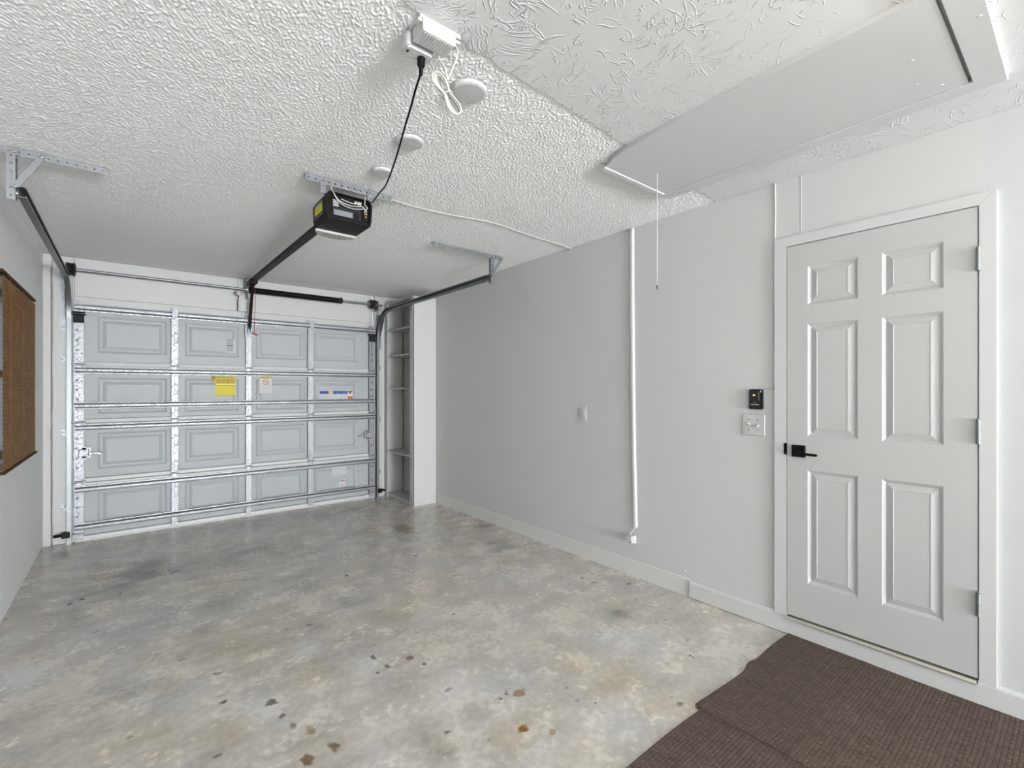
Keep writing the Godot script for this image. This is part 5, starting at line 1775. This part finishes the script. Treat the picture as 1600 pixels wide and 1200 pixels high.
# ------------------------------------------------------------------ carpets
func carpets():
	for e in 2:
		var x0: float = [1.868, 0.55][e]
		var x1: float = [2.822, 1.867][e]
		var z0: float = [-1.061, -1.046][e]
		var t := thing("carpet_strip", Vector3((x0 + x1) * 0.5, 0, -0.1), ["brown ribbed carpet strip in front of the entry door", "brown ribbed carpet strip tucked under the one at the door"][e], "carpet", "carpet strips")
		var st := S()
		var z1 := 0.95
		var nx := 40
		var nz := 40
		var n := noise(FastNoiseLite.TYPE_SIMPLEX_SMOOTH, 1.6, 60 + e, 2)
		var P := []
		for j in nz + 1:
			var row := []
			for i in nx + 1:
				var x := lerpf(x0, x1, float(i) / nx)
				var z := lerpf(z0, z1, float(j) / nz)
				var y := 0.006 + 0.004 * (n.get_noise_2d(x, z) + 0.5)
				if e == 0:
					# laps over the other strip, with a low ridge where it starts
					y += 0.007 * (1.0 - smooth01(1.868, 1.98, x)) + 0.008 * exp(-pow((x - 2.36) / 0.05, 2))
					if j == 0: z += 0.006 * sin(x * 9.0) - 0.012 * exp(-pow((x - 2.36) / 0.05, 2))
				else:
					if j == 0: z += 0.005 * sin(x * 7.0)
				row.append(Vector3(x, y, z))
			P.append(row)
		for j in nz:
			for i in nx:
				face(st, [P[j][i], P[j][i + 1], P[j + 1][i + 1]], Vector3.UP)
				face(st, [P[j][i], P[j + 1][i + 1], P[j + 1][i]], Vector3.UP)
		for i in nx:
			face(st, [P[0][i], P[0][i + 1], P[0][i + 1] * Vector3(1, 0, 1), P[0][i] * Vector3(1, 0, 1)], Vector3.FORWARD)
			face(st, [P[nz][i], P[nz][i + 1], P[nz][i + 1] * Vector3(1, 0, 1), P[nz][i] * Vector3(1, 0, 1)], Vector3.BACK)
		for j in nz:
			face(st, [P[j][0], P[j + 1][0], P[j + 1][0] * Vector3(1, 0, 1), P[j][0] * Vector3(1, 0, 1)], Vector3.LEFT)
			face(st, [P[j][nx], P[j + 1][nx], P[j + 1][nx] * Vector3(1, 0, 1), P[j][nx] * Vector3(1, 0, 1)], Vector3.RIGHT)
		part(t, "pile", st, M.carpet)

# ------------------------------------------------------------------ things on the right wall
func wall_fittings():
	# garage door control
	var t := thing("door_control", Vector3(XR, 1.295, -1.236), "black wall button for the garage door above light switches", "wall control")
	var st := S()
	var o := on_right(Vector3(XR, 1.295, -1.236))
	extr(st, rounded(0.076, 0.116, 0.010), o, 0.016)
	extr(st, rounded(0.070, 0.110, 0.010), o.translated_local(Vector3(0, 0, 0.016)), 0.004)
	part(t, "body", st, mat(Color(0.04, 0.05, 0.06), 0.25))
	st = S()
	obox(st, o.translated_local(Vector3(-0.004, 0.018, 0.021)), Vector3(0.052, 0.058, 0.003), 0.001)
	part(t, "button", st, mat(Color(0.07, 0.085, 0.105), 0.18))
	st = S()
	obox(st, o.translated_local(Vector3(-0.006, 0.024, 0.0235)), Vector3(0.012, 0.007, 0.002), 0.0008)
	var lm := mat(Color(1, 0.75, 0.5), 0.4)
	lm.emission_enabled = true
	lm.emission = Color(1.0, 0.72, 0.42)
	lm.emission_energy_multiplier = 1.2
	part(t, "indicator_light", st, lm, "small lit orange indicator")
	var im := Image.create(120, 40, false, Image.FORMAT_RGB8)
	im.fill(Color(0.04, 0.05, 0.06))
	im.fill_rect(Rect2i(34, 2, 8, 8), Color(0.4, 0.4, 0.42)); im.fill_rect(Rect2i(46, 2, 14, 8), Color(0.4, 0.4, 0.42)); im.fill_rect(Rect2i(64, 2, 14, 8), Color(0.4, 0.4, 0.42))
	im.fill_rect(Rect2i(6, 22, 8, 6), Color(0.8, 0.8, 0.8)); im.fill_rect(Rect2i(12, 27, 8, 6), Color(0.8, 0.8, 0.8))
	lines_of_print(im, Rect2i(26, 23, 84, 12), 12, 9, Color(0.72, 0.73, 0.74), 9)
	st = S()
	var a := o * Vector3(-0.030, -0.014, 0.0206)
	var b := o * Vector3(0.026, -0.014, 0.0206)
	var c := o * Vector3(0.026, -0.038, 0.0206)
	var d := o * Vector3(-0.030, -0.038, 0.0206)
	quad_uv(st, a, b, c, d, Vector3.LEFT)
	part(t, "print", st, pic(im, 0.3), "pale printed lettering")
	st = S()
	obox(st, o.translated_local(Vector3(0.030, 0.046, 0.019)), Vector3(0.005, 0.012, 0.004), 0.001)
	part(t, "side_switch", st, mat(Color(0.55, 0.58, 0.6), 0.3))
	# two gang switch plate
	t = thing("light_switch", Vector3(XR, 1.145, -1.252), "white two gang plate with two toggle switches", "light switch")
	o = on_right(Vector3(XR, 1.1455, -1.2515))
	st = S()
	obox(st, o.translated_local(Vector3(0, 0, 0.004)), Vector3(0.130, 0.125, 0.009), 0.004)
	part(t, "plate", st, M.white)
	for q in [[-0.027, 0.5], [0.024, -0.5]]:
		st = S()
		obox(st, o.translated_local(Vector3(q[0], 0, 0.0085)), Vector3(0.011, 0.025, 0.002), 0.0005)
		obox(st, o.translated_local(Vector3(q[0], q[1] * 0.012, 0.014)) * Transform3D(Basis(Vector3.RIGHT, -q[1] * 1.2), Vector3.ZERO), Vector3(0.009, 0.010, 0.020), 0.002)
		part(t, "toggle", st, M.white)
		for yy in [-0.03, 0.03]:
			st = S()
			lathe(st, [Vector2(0, 0.002), Vector2(0.0028, 0.0015), Vector2(0.0034, 0)], XF(Vector3(0, 0, 1), Vector3(-1, 0, 0), Vector3.UP, o * Vector3(q[0], yy, 0.0085)), 8)
			part(t, "screw", st, M.drum)
	# single rocker switch
	t = thing("rocker_switch", Vector3(XR, 1.156, -2.59), "white single rocker switch plate on the bare wall", "light switch")
	o = on_right(Vector3(XR, 1.156, -2.590))
	st = S()
	obox(st, o.translated_local(Vector3(0, 0, 0.003)), Vector3(0.074, 0.116, 0.006), 0.003)
	part(t, "plate", st, M.white)
	st = S()
	obox(st, o.translated_local(Vector3(0, 0, 0.006)) * Transform3D(Basis(Vector3.RIGHT, 0.06), Vector3.ZERO), Vector3(0.034, 0.068, 0.007), 0.002)
	part(t, "rocker", st, M.shelf)
	# cable raceway and phone jack
	t = thing("cable_raceway", Vector3(XR, 0.356, -2.085), "long white cable raceway running down the wall", "raceway")
	st = S()
	var pr := [Vector2(-0.017, 0), Vector2(0.017, 0), Vector2(0.017, 0.008), Vector2(0.013, 0.014), Vector2(0.006, 0.0165), Vector2(-0.006, 0.0165), Vector2(-0.013, 0.014), Vector2(-0.017, 0.008)]
	var fr := []
	for q in [[0.36, -2.082], [0.9, -2.096], [1.5, -2.106], [2.0, -2.110], [2.518, -2.112]]:
		fr.append(XF(Vector3(0, 0, 1), Vector3(-1, 0, 0), Vector3.UP, Vector3(XR - 0.0003, q[0], q[1])))
	sweep(st, pr, fr)
	part(t, "channel", st, M.trim)
	st = S()
	tube(st, smooth_path([Vector3(XR - 0.008, 0.37, -2.083), Vector3(XR - 0.012, 0.345, -2.09), Vector3(XR - 0.015, 0.325, -2.108), Vector3(XR - 0.02, 0.298, -2.115)]), 0.004, 6)
	part(t, "wire", st, M.cord)
	t = thing("phone_jack", Vector3(XR, 0.272, -2.115), "small white phone jack low on the wall below the raceway", "wall jack")
	o = on_right(Vector3(XR, 0.272, -2.108))
	st = S()
	obox(st, o.translated_local(Vector3(0, 0, 0.012)), Vector3(0.062, 0.058, 0.024), 0.003)
	part(t, "base", st, M.white)
	st = S()
	obox(st, o.translated_local(Vector3(0, 0.002, 0.036)), Vector3(0.055, 0.052, 0.026), 0.004)
	part(t, "cover", st, M.white)
	st = S()
	obox(st, o.translated_local(Vector3(0.012, -0.018, 0.0495)), Vector3(0.020, 0.003, 0.002))
	part(t, "slot", st, M.dark)
	st = S()
	obox(st, o.translated_local(Vector3(-0.0275, 0.004, 0.036)), Vector3(0.002, 0.012, 0.008))
	part(t, "slot", st, M.dark)
	# bell wire down beside the casing
	t = thing("bell_wire", Vector3(XR - 0.003, 1.36, -1.14), "thin white wire beside the door casing", "wire")
	st = S()
	tube(st, smooth_path([Vector3(XR - 0.004, H - 0.002, -1.136), Vector3(XR - 0.004, 2.38, -1.133), Vector3(XR - 0.004, 2.22, -1.135), Vector3(XR - 0.004, 2.10, -1.138), Vector3(XR - 0.004, 1.75, -1.141), Vector3(XR - 0.004, 1.50, -1.138), Vector3(XR - 0.004, 1.366, -1.140), Vector3(XR - 0.004, 1.358, -1.155), Vector3(XR - 0.004, 1.355, -1.20)], 5), 0.0032, 6)
	part(t, "strand", st, M.cord)
	# thin wire down the left door jamb
	t = thing("sensor_wire", Vector3(-0.515, 0.2, ZD + 0.03), "thin loose white wire down the left door jamb", "wire")
	st = S()
	tube(st, smooth_path([Vector3(-0.515, 2.38, ZD + 0.03), Vector3(-0.505, 2.0, ZD + 0.03), Vector3(-0.512, 1.6, ZD + 0.03), Vector3(-0.508, 1.25, ZD + 0.03), Vector3(-0.515, 1.12, ZD + 0.035), Vector3(-0.53, 0.95, ZD + 0.05), Vector3(-0.514, 0.82, ZD + 0.035), Vector3(-0.51, 0.5, ZD + 0.03), Vector3(-0.512, 0.2, ZD + 0.03), Vector3(-0.49, 0.09, ZD + 0.06)], 6), 0.0024, 6)
	part(t, "strand", st, M.cord)

# ------------------------------------------------------------------ things on the ceiling
func ceiling_fittings():
	for q in [[1.028, -1.532, 0.071, "round white cover plate next to the coiled white cord"], [1.023, -2.022, 0.065, "round white cover plate behind the hanging black cord"], [1.052, -2.397, 0.058, "smallest round white cover plate just above the opener"]]:
		var t := thing("cover_plate", Vector3(q[0], H, q[1]), q[3], "cover plate", "round ceiling cover plates")
		var st := S()
		var r: float = q[2]
		lathe(st, [Vector2(r, 0.002), Vector2(r, 0.010), Vector2(r - 0.004, 0.0145), Vector2(r - 0.012, 0.017), Vector2(0, 0.018)], XF(Vector3.RIGHT, Vector3.DOWN, Vector3.BACK, Vector3(q[0], H, q[1])), 40)
		part(t, "disc", st, M.white)
		for s in [-1, 1]:
			st = S()
			lathe(st, [Vector2(0, 0.0015), Vector2(0.003, 0.001), Vector2(0.0035, 0)], XF(Vector3.RIGHT, Vector3.DOWN, Vector3.BACK, Vector3(q[0] + s * r * 0.55, H - 0.0175, q[1] + s * r * 0.2)), 8)
			part(t, "screw", st, M.shelf)
	# outlet box on the ceiling
	var t := thing("ceiling_outlet", Vector3(0.77, H, -1.37), "white ceiling outlet box behind the power adapters", "outlet")
	var st := S()
	extr(st, rounded(0.15, 0.075, 0.006), under(Vector3(0.775, H, -1.350)), 0.016)
	part(t, "plate", st, M.white)
	st = S()
	extr(st, rounded(0.045, 0.030, 0.005), under(Vector3(0.815, H - 0.015, -1.395)), 0.010)
	part(t, "receptacle", st, mat(Color(0.55, 0.53, 0.50), 0.5))
	# transformer
	t = thing("power_transformer", Vector3(0.765, 2.46, -1.33), "boxy white power transformer with ribbed face on ceiling", "transformer")
	st = S()
	box(st, Vector3(0.703, 2.462, -1.372), Vector3(0.823, 2.506, -1.298), 0.004)
	part(t, "body", st, M.white)
	st = S()
	for k in 11:
		var x := 0.712 + k * 0.0095
		box(st, Vector3(x, 2.4598, -1.365), Vector3(x + 0.0055, 2.463, -1.306), 0.001)
	part(t, "ribs", st, M.white)
	var im := Image.create(160, 64, false, Image.FORMAT_RGB8)
	im.fill(Color(0.86, 0.86, 0.85))
	lines_of_print(im, Rect2i(20, 8, 110, 50), 11, 4, Color(0.66, 0.66, 0.66), 22)
	st = S()
	quad_uv(st, Vector3(0.712, 2.500, -1.2974), Vector3(0.814, 2.500, -1.2974), Vector3(0.814, 2.468, -1.2974), Vector3(0.712, 2.468, -1.2974), Vector3.BACK)
	part(t, "rating_label", st, pic(im), "embossed grey rating text")
	st = S()
	box(st, Vector3(0.823, 2.488, -1.352), Vector3(0.848, 2.497, -1.312), 0.002)
	part(t, "mounting_ear", st, M.white)
	st = S()
	box(st, Vector3(0.690, 2.490, -1.330), Vector3(0.704, 2.500, -1.305), 0.002)
	part(t, "mounting_ear", st, M.white)
	# surge adapter the black plug goes into
	t = thing("plug_adapter", Vector3(0.73, 2.48, -1.405), "rounded white plug adapter holding the black plug", "adapter")
	st = S()
	extr(st, rounded(0.100, 0.052, 0.016, 5), under(Vector3(0.742, 2.508, -1.408)), 0.044)
	part(t, "body", st, M.white)
	st = S()
	extr(st, rounded(0.090, 0.042, 0.012, 5), under(Vector3(0.742, 2.464, -1.408)), 0.007)
	part(t, "front", st, M.white)
	st = S()
	box(st, Vector3(0.7015, 2.4560, -1.4140), Vector3(0.7085, 2.4572, -1.4020))
	part(t, "print", st, M.drum)
	# coiled white cord hanging from the transformer
	t = thing("white_cord", Vector3(0.85, 2.46, -1.38), "coiled white cord hanging under the transformer", "cord")
	st = S()
	var k0 := Vector3(0.812, 2.369, -1.337)
	tube(st, smooth_path([Vector3(0.838, 2.492, -1.330), Vector3(0.845, 2.465, -1.325), Vector3(0.832, 2.42, -1.33), k0]), 0.0028, 7)
	part(t, "lead", st, M.cord)
	st = S()
	tube(st, smooth_path([Vector3(0.795, 2.480, -1.376), Vector3(0.803, 2.445, -1.368), Vector3(0.808, 2.41, -1.345), k0]), 0.0028, 7)
	part(t, "lead", st, M.cord)
	# long loops, tied in the middle
	var ax := Vector3(0.0285, -0.063, 0.0235)        # half the long axis
	var bx := Vector3(0.0145, 0.007, 0.0118)
	var cx := Vector3(0.812, 2.321, -1.337)
	var nn := ax.cross(bx).normalized()
	st = S()
	var path := []
	for k in 5 * 24 + 1:
		var a := TAU * k / 24.0
		var turn := k / 24.0
		var w := absf(cos(a))
		var sp := 0.62 + 0.19 * fposmod(turn * 2.0, 5.0)
		path.append(cx + ax * cos(a) * (0.86 + 0.05 * turn) + bx * sin(a) * sp * (0.30 + 0.9 * w) + nn * (turn - 2.5) * 0.0045)
	tube(st, path, 0.0028, 6)
	part(t, "coil", st, M.cord)
	st = S()
	tube(st, smooth_path([cx + bx * 0.7 + nn * 0.014, cx - bx * 0.7 + nn * 0.014, cx - bx * 0.8 - nn * 0.014, cx + bx * 0.8 - nn * 0.014, cx + bx * 0.7 + nn * 0.014], 4), 0.0022, 6)
	part(t, "tie", st, M.white)
	# white wire stapled over the ceiling from the opener to the wall
	t = thing("ceiling_wire", Vector3(1.9, H, -2.70), "thin white wire stapled across the ceiling to the wall", "wire")
	st = S()
	tube(st, smooth_path([Vector3(1.232, 2.494, -2.672), Vector3(1.245, 2.512, -2.70), Vector3(1.40, 2.516, -2.725), Vector3(1.648, 2.5165, -2.705), Vector3(1.85, 2.516, -2.66), Vector3(2.0, 2.5165, -2.645), Vector3(2.16, 2.516, -2.662), Vector3(2.4, 2.5165, -2.69), Vector3(2.65, 2.516, -2.70), Vector3(2.835, 2.515, -2.72)], 6), 0.0036, 6)
	part(t, "strand", st, M.cord)
